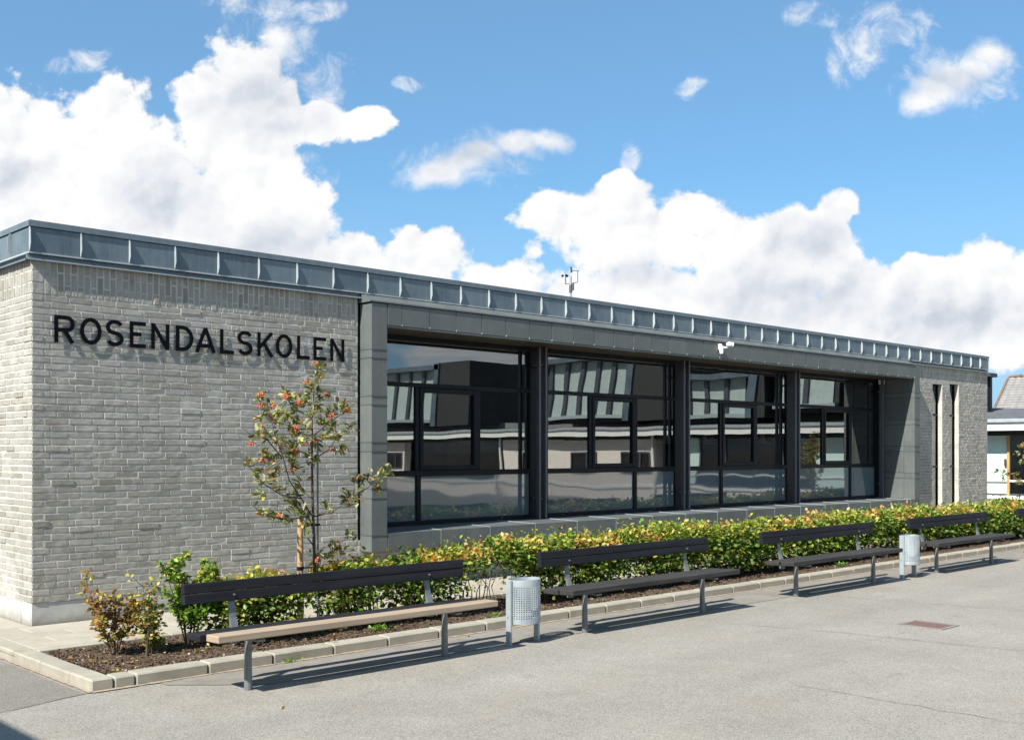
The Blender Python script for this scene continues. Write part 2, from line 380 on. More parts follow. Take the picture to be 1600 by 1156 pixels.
# ------------------------------------------------------------------ mesh helpers
class MB:
    def __init__(s): s.v = []; s.f = []; s.tint = []
    def quad(s, a, b, c, d):
        i = len(s.v); s.v += [a, b, c, d]; s.f.append((i, i + 1, i + 2, i + 3))
    def box(s, x0, x1, y0, y1, z0, z1, bev=0.0):
        if bev <= 0:
            i = len(s.v)
            s.v += [(x0, y0, z0), (x1, y0, z0), (x1, y1, z0), (x0, y1, z0), (x0, y0, z1), (x1, y0, z1), (x1, y1, z1), (x0, y1, z1)]
            for f in ((0, 3, 2, 1), (4, 5, 6, 7), (0, 1, 5, 4), (1, 2, 6, 5), (2, 3, 7, 6), (3, 0, 4, 7)):
                s.f.append(tuple(i + k for k in f))
            return
        # chamfered box
        pts = {}
        i0 = len(s.v); b = bev
        X = (x0, x1); Y = (y0, y1); Z = (z0, z1)
        for a in (0, 1):
            for c in (0, 1):
                for d in (0, 1):
                    sx, sy, sz = (1, -1)[a], (1, -1)[c], (1, -1)[d]
                    pts[(a, c, d, 0)] = len(s.v); s.v.append((X[a], Y[c] + sy * b, Z[d] + sz * b))
                    pts[(a, c, d, 1)] = len(s.v); s.v.append((X[a] + sx * b, Y[c], Z[d] + sz * b))
                    pts[(a, c, d, 2)] = len(s.v); s.v.append((X[a] + sx * b, Y[c] + sy * b, Z[d]))
        F = s.f
        for a in (0, 1): F.append(tuple(pts[(a, c, d, 0)] for c, d in ((0, 0), (1, 0), (1, 1), (0, 1))))
        for c in (0, 1): F.append(tuple(pts[(a, c, d, 1)] for a, d in ((0, 0), (1, 0), (1, 1), (0, 1))))
        for d in (0, 1): F.append(tuple(pts[(a, c, d, 2)] for a, c in ((0, 0), (1, 0), (1, 1), (0, 1))))
        for c in (0, 1):
            for d in (0, 1): F.append((pts[(0, c, d, 1)], pts[(1, c, d, 1)], pts[(1, c, d, 2)], pts[(0, c, d, 2)]))
            for a in (0, 1): F.append((pts[(a, c, 0, 0)], pts[(a, c, 1, 0)], pts[(a, c, 1, 1)], pts[(a, c, 0, 1)]))
        for a in (0, 1):
            for d in (0, 1): F.append((pts[(a, 0, d, 0)], pts[(a, 1, d, 0)], pts[(a, 1, d, 2)], pts[(a, 0, d, 2)]))
        for a in (0, 1):
            for c in (0, 1):
                for d in (0, 1): F.append((pts[(a, c, d, 0)], pts[(a, c, d, 1)], pts[(a, c, d, 2)]))
    def tube(s, pts, radii, n=8, cap=True):
        rings = []
        for k, p in enumerate(pts):
            p = Vector(p)
            a = Vector(pts[max(k - 1, 0)]); b = Vector(pts[min(k + 1, len(pts) - 1)])
            d = (b - a).normalized()
            u = d.cross(Vector((0, 0, 1)))
            if u.length < 0.05: u = d.cross(Vector((0, 1, 0)))
            u.normalize(); w = d.cross(u)
            r = radii[k] if isinstance(radii, (list, tuple)) else radii
            i = len(s.v)
            for j in range(n):
                t = 2 * math.pi * j / n
                s.v.append(tuple(p + u * (r * math.cos(t)) + w * (r * math.sin(t))))
            rings.append(i)
        for a, b in zip(rings, rings[1:]):
            for j in range(n): s.f.append((a + j, a + (j + 1) % n, b + (j + 1) % n, b + j))
        if cap:
            s.f.append(tuple(rings[0] + j for j in range(n))[::-1]); s.f.append(tuple(rings[-1] + j for j in range(n)))
    def prism(s, poly, y0, y1, axis='y'):
        """poly: list of 2D points; extruded along axis"""
        i = len(s.v); n = len(poly)
        for yy in (y0, y1):
            for (a, b) in poly:
                s.v.append({'y': (a, yy, b), 'x': (yy, a, b), 'z': (a, b, yy)}[axis])
        s.f.append(tuple(range(i, i + n))); s.f.append(tuple(range(i + 2 * n - 1, i + n - 1, -1)))
        for k in range(n): s.f.append((i + k, i + (k + 1) % n, i + n + (k + 1) % n, i + n + k))
    def build(s, name, mat, parent=None, loc=None, smooth=False, rot=None, fixn=True):
        me = bpy.data.meshes.new(name); me.from_pydata(s.v, [], s.f); me.materials.append(mat)
        if fixn:
            import bmesh
            bm = bmesh.new(); bm.from_mesh(me); bmesh.ops.recalc_face_normals(bm, faces=bm.faces); bm.to_mesh(me); bm.free()
        if s.tint:
            at = me.attributes.new('tint', 'FLOAT', 'POINT'); at.data.foreach_set('value', s.tint)
        if smooth: me.polygons.foreach_set('use_smooth', [True] * len(me.polygons))
        me.update()
        return link(name, me, parent, loc, rot)
def link(name, me, parent=None, loc=None, rot=None):
    o = bpy.data.objects.new(name, me); COL.objects.link(o)
    if parent is not None: o.parent = parent
    if loc is not None: o.location = loc
    if rot is not None: o.rotation_euler = rot
    return o
def tag(o, label=None, cat=None, group=None, kind=None):
    if label: o['label'] = label
    if cat: o['category'] = cat
    if group: o['group'] = group
    if kind: o['kind'] = kind
    return o
def empty(name, loc=(0, 0, 0), rz=0, parent=None):
    o = bpy.data.objects.new(name, None); COL.objects.link(o); o.location = loc; o.rotation_euler = (0, 0, rz)
    o.empty_display_size = 0.2
    if parent is not None: o.parent = parent
    return o
def qbox(name, mat, parent, x0, x1, y0, y1, z0, z1, bev=0.0):
    mb = MB(); mb.box(x0, x1, y0, y1, z0, z1, bev); return mb.build(name, mat, parent)
def copy_tree(o, parent=None):
    c = o.copy(); COL.objects.link(c); c.parent = parent
    for ch in [k for k in bpy.data.objects if k.parent == o]: copy_tree(ch, c)
    return c

G = -0.09            # level of the asphalt; paving and building foot are z = 0
# ================================================================== GROUND
mb = MB()
mb.quad((-600, -600, G), (600, -600, G), (600, 600, G), (-600, 600, G))
tag(mb.build('asphalt_yard', M['asphalt'], fixn=False), 'pale worn asphalt of the school yard', kind='structure')
def wobbly_strip(mb, pts, w, z, n=40, amp=0.02, seed=0):
    rr = random.Random(seed); P = []
    for k in range(n + 1):
        t = k / n * (len(pts) - 1); i = min(int(t), len(pts) - 2); f = t - i
        a, b = Vector(pts[i]), Vector(pts[i + 1]); p = a.lerp(b, f)
        d = (b - a).normalized(); nn = Vector((-d.y, d.x)); p = p + nn * (mnoise.noise(Vector((t * 6 + seed * 9, seed, 0))) * amp)
        ww = w * (0.5 + 0.9 * rr.random()); P.append((p + nn * ww, p - nn * ww))
    for (a, b), (c, d) in zip(P, P[1:]):
        mb.quad((a.x, a.y, z), (b.x, b.y, z), (d.x, d.y, z), (c.x, c.y, z))
mb = MB(); pr = None
for k in range(260):
    x = -0.1 + 24 * k / 259; ye_ = -3.60 + .07 * mnoise.noise(Vector((x * 1.1, 4, 0))) + .02 * mnoise.noise(Vector((x * 9, 4, 0))) + max(0, .5 - x) * .9
    if pr: mb.quad((pr[0], min(pr[1], -2.91), G + .004), (x, min(ye_, -2.91), G + .004), (x, -2.90, G + .004), (pr[0], -2.90, G + .004))
    pr = (x, ye_)
tag(mb.build('asphalt_strip', M['asphalt_patch'], fixn=False), 'smoother asphalt strip along the kerb', kind='structure')
mb = MB()
wobbly_strip(mb, [(-0.60, -2.90), (-3.2, -3.6)], 0.007, G + .0045, 30, .02, 1)
wobbly_strip(mb, [(8.3, -3.9), (8.35, -4.3), (8.7, -6.1), (9.4, -9)], 0.005, G + .0045, 50, .04, 2)
wobbly_strip(mb, [(3.4, -6.4), (3.42, -6.7), (3.42, -7.6), (3.5, -9)], 0.0035, G + .0045, 50, .04, 3)
wobbly_strip(mb, [(5.5, -4.2), (5.85, -5.3), (6.15, -7.1), (6.3, -9)], 0.004, G + .0045, 50, .05, 4)
tag(mb.build('yard_seams', M['seam'], fixn=False), 'thin dark seams between asphalt lanes', kind='stuff')
mb = MB()
wobbly_strip(mb, [(-0.62, -2.925), (24, -2.925)], 0.022, G + .008, 400, .012, 5)
wobbly_strip(mb, [(-0.635, -2.93), (-0.66, 6)], 0.014, G + .009, 120, .01, 6)
tag(mb.build('sandy_edge', M['sand'], fixn=False), 'sandy debris line at the foot of the kerb', kind='stuff')
mb = MB(); mb.v = [(-.675, -2.905, G + .003), (-3.2, -3.60, G + .003), (-14, -6.6, G + .003), (-14, 14, G + .003), (-.675, 14, G + .003)]; mb.f = [(0, 4, 3, 2, 1)]
tag(mb.build('darker_asphalt_path', M['asphalt_dark'], fixn=False), 'darker asphalt lane beside the left kerb', kind='structure')
# rusty drain cover
dc = empty('drain_cover', (6.94, -5.78, G)); tag(dc, 'rust red rectangular drain cover set flush in the open asphalt', 'drain cover')
mb = MB(); mb.box(-.16, .16, -.20, .20, 0.0, .007, .003); mb.build('lid', M['rust'], dc)
mb = MB(); mb.box(-.20, -.163, -.24, .24, 0, .009); mb.box(.163, .20, -.24, .24, 0, .009); mb.box(-.163, .163, -.24, -.203, 0, .009); mb.box(-.163, .163, .203, .24, 0, .009)
mb.build('rim', M['asphalt_patch'], dc)

# ---- paving
pave = MB(); pave.quad((-0.62, -1.30, -.035), (24, -1.30, -.035), (24, 0.4, -.035), (-0.62, 0.4, -.035))
pave.quad((-0.62, 0.4, -.035), (0.1, 0.4, -.035), (0.1, 14, -.035), (-0.62, 14, -.035))
PV = tag(pave.build('paved_path', M['soil'], fixn=False), 'pale concrete slab path between planting bed and wall', kind='structure')
mb = MB(); mb.box(0, 1, 0, 1, -.03, 0, 0.004)
def slab_mesh(w, d, mat):
    b = MB(); b.box(-w / 2, w / 2, -d / 2, d / 2, -.03, 0, .0035)
    o = b.build('slab', mat); me = o.data; bpy.data.objects.remove(o); return me
SM = {}
def slab(x0, x1, y0, y1, parent):
    w, d = round(x1 - x0 - .006, 4), round(y1 - y0 - .006, 4)
    if (w, d) not in SM: SM[(w, d)] = slab_mesh(w, d, M['slab'])
    o = link('slab', SM[(w, d)], parent, ((x0 + x1) / 2, (y0 + y1) / 2, R.uniform(-.0015, .0015)), (R.uniform(-.002, .002), R.uniform(-.002, .002), 0))
rows = [(-1.28, -0.98), (-0.98, -0.68), (-0.68, -0.38), (-0.38, 0.0)]
for r, (y0, y1) in enumerate(rows):
    x = -0.44 + (0.3 if r % 2 else 0)
    if r % 2: slab(-0.44, -0.14, y0, y1, PV)
    while x < 21.6:
        slab(x, x + .6, y0, y1, PV); x += .6
for k in range(12): slab(-0.44, -0.02, 0.0 + .45 * k, .45 + .45 * k, PV)

# ---- kerbs
KB = tag(empty('kerb', (0, 0, 0)), 'concrete kerb around the planting bed and along the path', kind='structure')
def kerbstone(x0, x1, y0, y1, z1=0.0):
    j = 0.004
    b = MB(); b.box(x0 + j, x1 - j, y0 + (0 if x1 - x0 > y1 - y0 else j), y1 - (0 if x1 - x0 > y1 - y0 else j), G - .05, z1 + R.uniform(-.003, .003), .012)
    b.build('kerbstone', M['kerb'], KB)
FY0, FY1 = -2.90, -2.72
kerbstone(-.62, -.44, FY0, FY0 + .42)                # corner stone along left
xs = [-.44, -.27, .34, .94, 1.55, 2.15, 2.76, 3.37]
while xs[-1] < 23.5: xs.append(xs[-1] + .605)
for a, b_ in zip(xs, xs[1:]): kerbstone(a, b_, FY0, FY1)
y = FY0 + .42
while y < 13: kerbstone(-.62, -.44, y, y + .605); y += .605
x = -.44
while x < 23.5: 
    b = MB(); b.box(x + .004, x + .60, -1.38, -1.285, G - .05, -.002, .006); b.build('edging_stone', M['kerb'], KB); x += .605

# ---- soil
nx, ny = 480, 28
mb = MB(); X0, X1, Y0, Y1 = -.44, 23.6, -2.72, -1.38
for j in range(ny + 1):
    for i in range(nx + 1):
        x = X0 + (X1 - X0) * i / nx; yy = Y0 + (Y1 - Y0) * j / ny
        e = min(1, min(yy - Y0, Y1 - yy, x - X0) / .15)
        z = -.045 + .025 * e + .022 * mnoise.noise(Vector((x * 5, yy * 5, 0))) + .018 * mnoise.noise(Vector((x * 17, yy * 17, 3)))
        mb.v.append((x, yy, z))
for j in range(ny):
    for i in range(nx):
        a = j * (nx + 1) + i; mb.f.append((a, a + 1, a + nx + 2, a + nx + 1))
tag(mb.build('planting_bed', M['soil'], smooth=True, fixn=False), 'dark brown crumbly soil of the planting bed', kind='structure')
def soil_z(x, yy): return -.02 + .022 * mnoise.noise(Vector((x * 5, yy * 5, 0)))
def clods(name, mat, n, smin, smax, label):
    mb = MB(); rr = random.Random(hash(name) % 1000 if False else len(name))
    for _ in range(n):
        x = X0 + .05 + (rr.random() ** 1.5) * 14; yy = rr.uniform(Y0 + .03, Y1 - .03); s = rr.uniform(smin, smax); z = soil_z(x, yy) + s * .3
        i = len(mb.v)
        for (dx, dy, dz_) in ((1, 0, 0), (-1, 0, 0), (0, 1, 0), (0, -1, 0), (0, 0, .8), (0, 0, -.8)):
            mb.v.append((x + s * (dx + rr.uniform(-.4, .4)), yy + s * (dy + rr.uniform(-.4, .4)), z + s * (dz_ + rr.uniform(-.3, .3))))
        for f in ((0, 2, 4), (2, 1, 4), (1, 3, 4), (3, 0, 4), (2, 0, 5), (1, 2, 5), (3, 1, 5), (0, 3, 5)): mb.f.append(tuple(i + k for k in f))
    tag(mb.build(name, mat, fixn=False), label, kind='stuff')
clods('soil_clods', M['soil'], 4500, .006, .020, 'crumbs of brown soil on the planting bed')
clods('bed_pebbles', M['pebble'], 420, .004, .011, 'pale pebbles scattered on the planting bed')

# ================================================================== SCHOOL BUILDING
BLD = empty('school_building', (0, 0, 0))
tag(BLD, 'long flat roofed grey brick school building with zinc edge and projecting window bay', 'building')
PITCH = .0675; ZB = .219; ZC = ZB + 45 * PITCH; ZT = 3.60
# --- brick faces -------------------------------------------------
def brick_mesh_data(w, h, rr, rough=1.0):
    """front face looks to -Y, centred; returns verts, faces"""
    b = .004; j = lambda a: rr.uniform(-a, a) * rough
    cols = 4
    xs_ = [-w / 2 + w * k / (cols - 1) for k in range(cols)]
    v = []; f = []
    for z in (-h / 2, h / 2):
        s = 1 if z > 0 else -1
        for k, x in enumerate(xs_):
            v.append((x + j(.001), .012, z + j(.0015)))
    for z in (-h / 2, h / 2):
        s = 1 if z > 0 else -1
        for k, x in enumerate(xs_):
            xx = x + (b if k == 0 else -b if k == cols - 1 else j(.006))
            v.append((xx, j(.0010), z - s * b + j(.0016)))
    c = cols
    for k in range(c - 1):
        f.append((2 * c + k, 2 * c + k + 1, 3 * c + k + 1, 3 * c + k))      # front
        f.append((k, k + 1, 2 * c + k + 1, 2 * c + k))                      # bottom chamfer
        f.append((3 * c + k, 3 * c + k + 1, c + k + 1, c + k))              # top
    f.append((0, 2 * c, 3 * c, c)); f.append((c - 1, 2 * c - 1, 4 * c - 1, 3 * c - 1)[::1])
    return v, f
BM = {}
def brick_shared(w, h, rr):
    key = (round(w, 3), round(h, 3)); L = BM.setdefault(key, [])
    if len(L) < 6:
        v, f = brick_mesh_data(w, h, rr); me = bpy.data.meshes.new('brick'); me.from_pydata(v, [], f); me.materials.append(M['brick'])
        import bmesh
        bm = bmesh.new(); bm.from_mesh(me); bmesh.ops.recalc_face_normals(bm, faces=bm.faces)
        bm.to_mesh(me); bm.free(); me.update(); 
        if me.polygons[0].normal.y > 0: me.flip_normals()
        L.append(me); return me
    return rr.choice(L)
def face_bricks(a0, a1, z0, rows_, holes=(), seed=0, corner_left=True):
    """list of (centre along the wall, centre z, width, height)"""
    rr = random.Random(seed); out = []
    def free(x0, x1, z): return not any(h[0] < x1 - .01 and h[1] > x0 + .01 and h[2] < z < h[3] for h in holes)
    for r in range(rows_):
        z = z0 + (r + .5) * PITCH
        x = a0
        w = [.108, .168][r % 2] if rr.random() < .85 else .228
        if not corner_left: w = [.228, .108][r % 2]
        first = True
        while x < a1 - .02:
            ww = w if first else (.228 if rr.random() < .93 else .108)
            if x + ww > a1: ww = a1 - x
            if ww > .04:
                segs = [(x, x + ww)]
                for h in holes:
                    if h[2] < z < h[3]:
                        ns = []
                        for (p, q) in segs:
                            if h[1] <= p or h[0] >= q: ns.append((p, q))
                            else:
                                if p < h[0] - .03: ns.append((p, h[0]))
                                if q > h[1] + .03: ns.append((h[1], q))
                        segs = ns
                for (p, q) in segs: out.append(((p + q) / 2, z, q - p, .0545))
            x += ww + .012; first = False
    return out
def soldier_bricks(a0, a1, seed=1):
    out = []; x = a0; k = 0
    rr = random.Random(seed)
    hz = ZT - ZC
    while x < a1 - .03:
        if k == 0:
            for q in range(3): out.append((x + .055, ZC + hz * (q + .5) / 3, .108, hz / 3 - .012)); 
            x += .12; k += 1; continue
        if k % 2: out.append((x + .027, ZC + .006 + .107, .054, .216)); out.append((x + .027, ZC + .228 + (hz - .228) / 2, .054, hz - .240))
        else: out.append((x + .027, ZC + .006 + .048, .054, .096)); out.append((x + .027, ZC + .11 + (hz - .11) / 2, .054, hz - .122))
        x += .0667; k += 1
    return out
# the wall volumes (mortar faces) as parts
WALL = {}
def mortar_face(name, a0, a1, z0, z1, axis, off, holes=(), step=.03, amp=.0026):
    """gently uneven mortar plane; axis 'x': runs along x at y=off facing -y; axis 'y': along y at x=off facing -x"""
    mb = MB(); nx_ = max(2, int((a1 - a0) / step)); nz_ = max(2, int((z1 - z0) / step))
    As = [a0 + (a1 - a0) * i / nx_ for i in range(nx_ + 1)]; Zs = [z0 + (z1 - z0) * j / nz_ for j in range(nz_ + 1)]
    for h in holes:
        for v_ in (h[0], h[1]):
            k = min(range(len(As)), key=lambda i: abs(As[i] - v_)); As[k] = v_
        for v_ in (h[2], h[3]):
            k = min(range(len(Zs)), key=lambda i: abs(Zs[i] - v_)); Zs[k] = v_
    for z in Zs:
        for a in As:
            d = off + amp * (mnoise.noise(Vector((a * 7, z * 11, off * 3 + 1))) + .6 * mnoise.noise(Vector((a * 23, z * 30, 5)))) * (0 if a in (a0, a1) else 1)
            mb.v.append((a, d, z) if axis == 'x' else (d, a, z))
    n = nx_ + 1
    for j in range(nz_):
        for i in range(nx_):
            ca_, cz = (As[i] + As[i + 1]) / 2, (Zs[j] + Zs[j + 1]) / 2
            if any(h[0] < ca_ < h[1] and h[2] < cz < h[3] for h in holes): continue
            q = (j * n + i, j * n + i + 1, (j + 1) * n + i + 1, (j + 1) * n + i)
            mb.f.append(q if axis == 'x' else q[::-1])
    return mb.build(name, M['mortar'], BLD, smooth=True, fixn=False)
MO = .0030          # mortar lies this far behind the mean brick face
wf = mortar_face('wall', 0.006, 3.885, ZB, ZT, 'x', MO)
wl = mortar_face('wall', 0.006, 4.5, ZB, ZT, 'y', MO)
slots = [(19.33, 19.80, .30, 3.215), (20.18, 20.64, .30, 3.235)]
wr = mortar_face('wall', 18.27, 22.2, ZB, ZT, 'x', MO, holes=slots, step=.05)
wu = mortar_face('wall', 3.885, 18.27, ZB, .62, 'x', MO, step=.06)
br_rand = random.Random(3)
front = face_bricks(.002, 3.88, ZB, 45, seed=11) + soldier_bricks(.002, 3.88)
left = face_bricks(.002, 4.4, ZB, 45, seed=12, corner_left=False) + soldier_bricks(.002, 4.4)
right = face_bricks(18.28, 22.19, ZB, 45, holes=slots, seed=13) + soldier_bricks(18.28, 22.19)
under = face_bricks(3.9, 18.27, ZB, 6, seed=14)
cand = sorted([('f', b) for b in front if b[2] > .1 and b[3] < .07] + [('l', b) for b in left if b[2] > .1 and b[0] < .62 and b[3] < .07],
              key=lambda t: -(t[1][2] * (1 if t[0] == 'f' else .55) / (1 + .09 * t[1][0])))
# the 300 largest in view: stretchers nearest the corner
cand = [c for c in cand if c[1][2] > .16 or c[0] == 'f']
single = set(); 
for c in cand[:298]: single.add((c[0], c[1]))
mass = MB()
def prot(rr, a, z):
    return -.0008 + rr.uniform(-.0022, .0016) - (.006 if rr.random() < .03 else 0) + .0025 * mnoise.noise(Vector((a * 1.4, z * 1.6, 2.0)))
def put(face, b, parent):
    a, z, w, h = b; d = prot(br_rand, a, z); tilt = br_rand.uniform(-.012, .012)
    if (face, b) in single:
        o = link('brick', brick_shared(w, h, br_rand), parent)
        if face == 'l': o.location = (d, a, z); o.rotation_euler = (0, tilt, -math.pi / 2)
        else: o.location = (a, d, z); o.rotation_euler = (0, tilt, 0)
        return
    v, f = brick_mesh_data(w, h, br_rand); i = len(mass.v); t = br_rand.random()
    for (x, y_, zz) in v:
        zz2 = zz + x * tilt
        mass.v.append((a + x, d + y_, z + zz2) if face != 'l' else (d + y_, a - x, z + zz2)); mass.tint.append(t)
    mass.f += [tuple(i + k for k in q) for q in f]
for b in front: put('f', b, wf)
for b in left: put('l', b, wl)
for b in right + under: put('f', b, wr)
mo = mass.build('brick_courses', M['brick_mass'], BLD, fixn=True); tag(mo, kind='stuff')
# wall ends, reveals, gap, plinth
mb = MB(); mb.box(0.012, 3.886, MO + .016, .30, ZB, ZT); mb.box(0.012, .30, .31, 13.9, ZB, ZT)
mb.build('wall_core', M['mortar'], BLD)
mb = MB(); mb.box(3.889, 3.925, .03, .30, .2, 3.52); mb.build('shadow_gap', M['dark_gap'], BLD)
mb = MB(); mb.box(0.004, 3.886, .010, .3, -.03, ZB - .004); mb.box(0.004, .3, .31, 13.9, -.03, ZB - .004); mb.box(18.27, 22.2, .01, .3, -.03, ZB - .004); mb.box(3.89, 18.26, .012, .3, -.03, ZB - .004)
mb.build('plinth', M['plinth'], BLD)
# right wall return and slots
mb = MB(); mb.box(18.28, 19.322, .02, .34, ZB, ZT); mb.box(19.808, 20.172, .02, .34, ZB, ZT); mb.box(20.648, 22.195, .02, .34, ZB, ZT)
mb.box(19.325, 19.805, .021, .34, 3.22, ZT - .01); mb.box(20.175, 20.645, .021, .34, 3.24, ZT - .01)
mb.box(21.9, 22.195, .345, 13.9, ZB, ZT)
mb.build('wall_core', M['mortar'], BLD)
for (x0, x1, z0, z1) in slots:
    w_ = empty('narrow_window', (0, 0, 0), parent=BLD)
    qbox('pane', M['glass'], w_, x0 + .03, x1 - .05, .118, .124, z0, z1 - .03)
    fb_ = MB(); fb_.box(x0, x0 + .03, .10, .16, z0, z1); fb_.box(x1 - .035, x1 - .005, .095, .16, z0, z1); fb_.box(x0 + .03, x1 - .05, .10, .16, z1 - .04, z1)
    fb_.box(x0 + .03, x1 - .05, .10, .16, 2.50, 2.55); fb_.box(x0 + .03, x1 - .05, .10, .16, 1.35, 1.39)
    fb_.build('frame', M['frame'], w_)
    qbox('sill', M['zinc_pale'], w_, x0 - .005, x1 + .005, -.03, .09, z0 - .03, z0)
    qbox('reveal_mortar', M['mortar'], w_, x1 - .0045, x1 + .004, .002, .094, z0, z1 - .002)
    rb = MB()                                     # brick reveal facing the sun, course by course
    z = z0; k = 0
    while z < z1 - .06:
        d1 = [.0, .12][k % 2]
        rb.box(x1 - .006 + R.uniform(-.002, .001), x1 + .02, -.001, .093, z + .006, z + .0605, .003)
        z += PITCH; k += 1
    o = rb.build('reveal_bricks', M['cream_brick'] if 'cream_brick' in M else M['mortar'], w_)

# --- roof edge -----------------------------------------------------
EX0, EX1, EY0 = -.045, 22.16, -.05
FAS = empty('roof_edge', (0, 0, 0), parent=BLD)
mb = MB(); mb.box(EX0 + .05, EX1 - .05, EY0 + .06, 13.9, 3.64, 3.885); mb.build('roof_slab', M['dark_gap'], BLD)
mb = MB()                                         # coping, stepped
mb.box(EX0 + .012, EX1, EY0 + .012, EY0 + .30, 3.945, 3.968); mb.box(EX0 - .006, EX1 + .004, EY0 - .006, EY0 + .012, 3.905, 3.960)
mb.box(EX0 + .012, EX0 + .30, EY0 + .30, 13.9, 3.945, 3.968); mb.box(EX0 - .006, EX0 + .012, EY0 + .012, 13.9, 3.905, 3.960)
mb.box(EX0 + .03, EX1 - .01, EY0 + .03, EY0 + .045, 3.895, 3.944)
mb.box(EX0 + .03, EX0 + .045, EY0 + .045, 13.9, 3.895, 3.944)
mb.build('coping', M['zinc'], FAS)
NP = 44; pw = (EX1 - EX0) / NP
rib_poly = [(0.0, 3.900), (-.018, 3.898), (-.036, 3.850), (-.042, 3.725), (-.020, 3.672), (0.0, 3.655)]
pm = MB(); pm.box(0.003, pw - .004, 0.0, .012, 3.656, 3.897, .002)
def mesh_of(mb_, name, mat):
    o = mb_.build(name, mat); me = o.data; bpy.data.objects.remove(o); return me
pm_me = mesh_of(pm, 'fascia_panel', M['zinc'])
rm = MB(); rm.prism(rib_poly, -.003, .003, 'x'); rib_me = mesh_of(rm, 'standing_seam', M['zinc_pale'])  # sunlit brightness of the seams is put into their paler colour
for k in range(NP):
    link('fascia_panel', pm_me, FAS, (EX0 + k * pw, EY0 + .008 + R.uniform(-.002, .002), 0), (0, 0, R.uniform(-.003, .003)))
    link('standing_seam', rib_me, FAS, (EX0 + k * pw if k else EX0 + .004, EY0 + .008, 0))
link('standing_seam', rib_me, FAS, (EX1 - .003, EY0 + .008, 0))
for k in range(10):
    o = link('fascia_panel', pm_me, FAS, (EX0 + .008, EY0 + (k + 1) * pw, 0), (0, 0, -math.pi / 2))
    if k: link('standing_seam', rib_me, FAS, (EX0 + .008, EY0 + k * pw, 0), (0, 0, -math.pi / 2))
# lip under the panels and drip flashing
mb = MB(); mb.box(EX0 - .004, EX1 + .004, EY0 - .008, EY0 + .03, 3.640, 3.655); mb.box(EX0 - .008, EX0 + .03, EY0 + .03, 13.9, 3.640, 3.655)
mb.build('lip', M['zinc_pale'], FAS)
def flash(x0, x1, nm):
    mb = MB()
    mb.prism([(.02, 3.636), (-.018, 3.636), (-.022, 3.604), (-.052, 3.596), (-.054, 3.580), (.02, 3.600)], x0, x1, 'x')
    return mb.build(nm, M['zinc'], FAS)
flash(-.05, 3.90, 'drip_flashing'); flash(18.05, EX1 + .01, 'drip_flashing')
for q0, q1 in ((-.05, 3.90), (18.05, 22.17)): qbox('drip_edge', M['zinc_pale'], FAS, q0, q1, -.060, -.0535, 3.578, 3.586)
mb = MB(); mb.prism([(.02, 3.636), (-.018, 3.636), (-.022, 3.604), (-.052, 3.596), (-.054, 3.580), (.02, 3.600)], 0.03, 13.9, 'y')
mb.build('drip_flashing', M['zinc'], FAS)
# --- window bay ------------------------------------------------------
BF = -.22
BAY = empty('window_bay', (0, 0, 0), parent=BLD)
Z = M['dark_zinc']
# header cover between roof edge and header: sloping dark flashing
mb = MB(); mb.prism([(-.045, 3.636), (-.19, 3.560), (BF - .012, 3.545), (BF - .012, 3.528), (.02, 3.528), (.02, 3.636)], 3.905, 18.06, 'x'); mb.build('header_flashing', Z, BAY)
mb = MB(); mb.box(3.95, 18.25, BF + .02, BF + .10, 3.24, 3.52); mb.build('header_core', M['dark_gap'], BAY)
# header panels
x = 4.175; first = True; sw = .26
edges = [4.175, 4.40]
while edges[-1] < 18.03: edges.append(min(edges[-1] + .445, 18.032))
for a, b_ in zip(edges, edges[1:]):
    if b_ - a < .03: continue
    mb = MB(); mb.box(a + .0035, b_ - .0035, BF, BF + .018, 3.262, 3.520, .003); o = mb.build('header_panel', Z, BAY)
    o.location.y = R.uniform(-.0015, .0015)
    mb = MB(); mb.box(b_ - .0035, b_ + .0035, BF - .006, BF + .006, 3.262, 3.285); mb.build('seam_clip', M['zinc_pale'], BAY)
mb = MB(); mb.box(4.18, 18.03, BF + .004, BF + .09, 3.238, 3.258); mb.build('header_soffit_trim', Z, BAY)
# timber soffit boards
x = 4.18; 
sb = None
while x < 18.02:
    x2 = min(x + .44, 18.025)
    mb = MB(); mb.box(x + .003, x2 - .003, BF + .095, .64, 3.255, 3.275, .002); mb.build('soffit_board', M['soffit'], BAY); x = x2
mb = MB(); mb.box(4.18, 18.02, BF + .1, .64, 3.29, 3.31); mb.build('soffit_backing', M['dark_gap'], BAY)
# jambs: panels between horizontal seams
bands = [.48, .685, .70 + .0, 1.14, 1.256, 1.71, 1.823, 2.28, 2.385, 2.85, 2.955, 3.52]
bz = [.48, .685, 1.14, 1.256, 1.71, 1.823, 2.28, 2.385, 2.85, 2.955, 3.52]
for (xo, xi, side) in ((3.93, 4.17, 'L'), (18.035, 18.27, 'R')):
    for a, b_ in zip(bz, bz[1:]):
        mb = MB(); mb.box(xo, xi, BF, .02, a + .003, b_ - .003, .004); mb.build('jamb_panel', Z, BAY)
        mb = MB(); mb.box(xo - .005, xi + .005, BF - .006, .02, b_ - .005, b_ + .005)
        if b_ < 3.4: mb.build('jamb_seam', Z, BAY)
mb = MB(); mb.box(3.96, 4.172, .021, .66, .5, 3.3); mb.build('jamb_return', Z, BAY)
# right reveal, panel by panel
for a, b_ in zip([.71] + bz[2:-1], bz[2:-1] + [3.262]):
    mb = MB(); mb.box(18.038, 18.10, .024, .70, a + .003, b_ - .003, .003); mb.build('reveal_panel', Z, BAY)
mb = MB(); mb.box(18.05, 18.2, .02, .75, .5, 3.5); mb.build('reveal_core', M['dark_gap'], BAY)
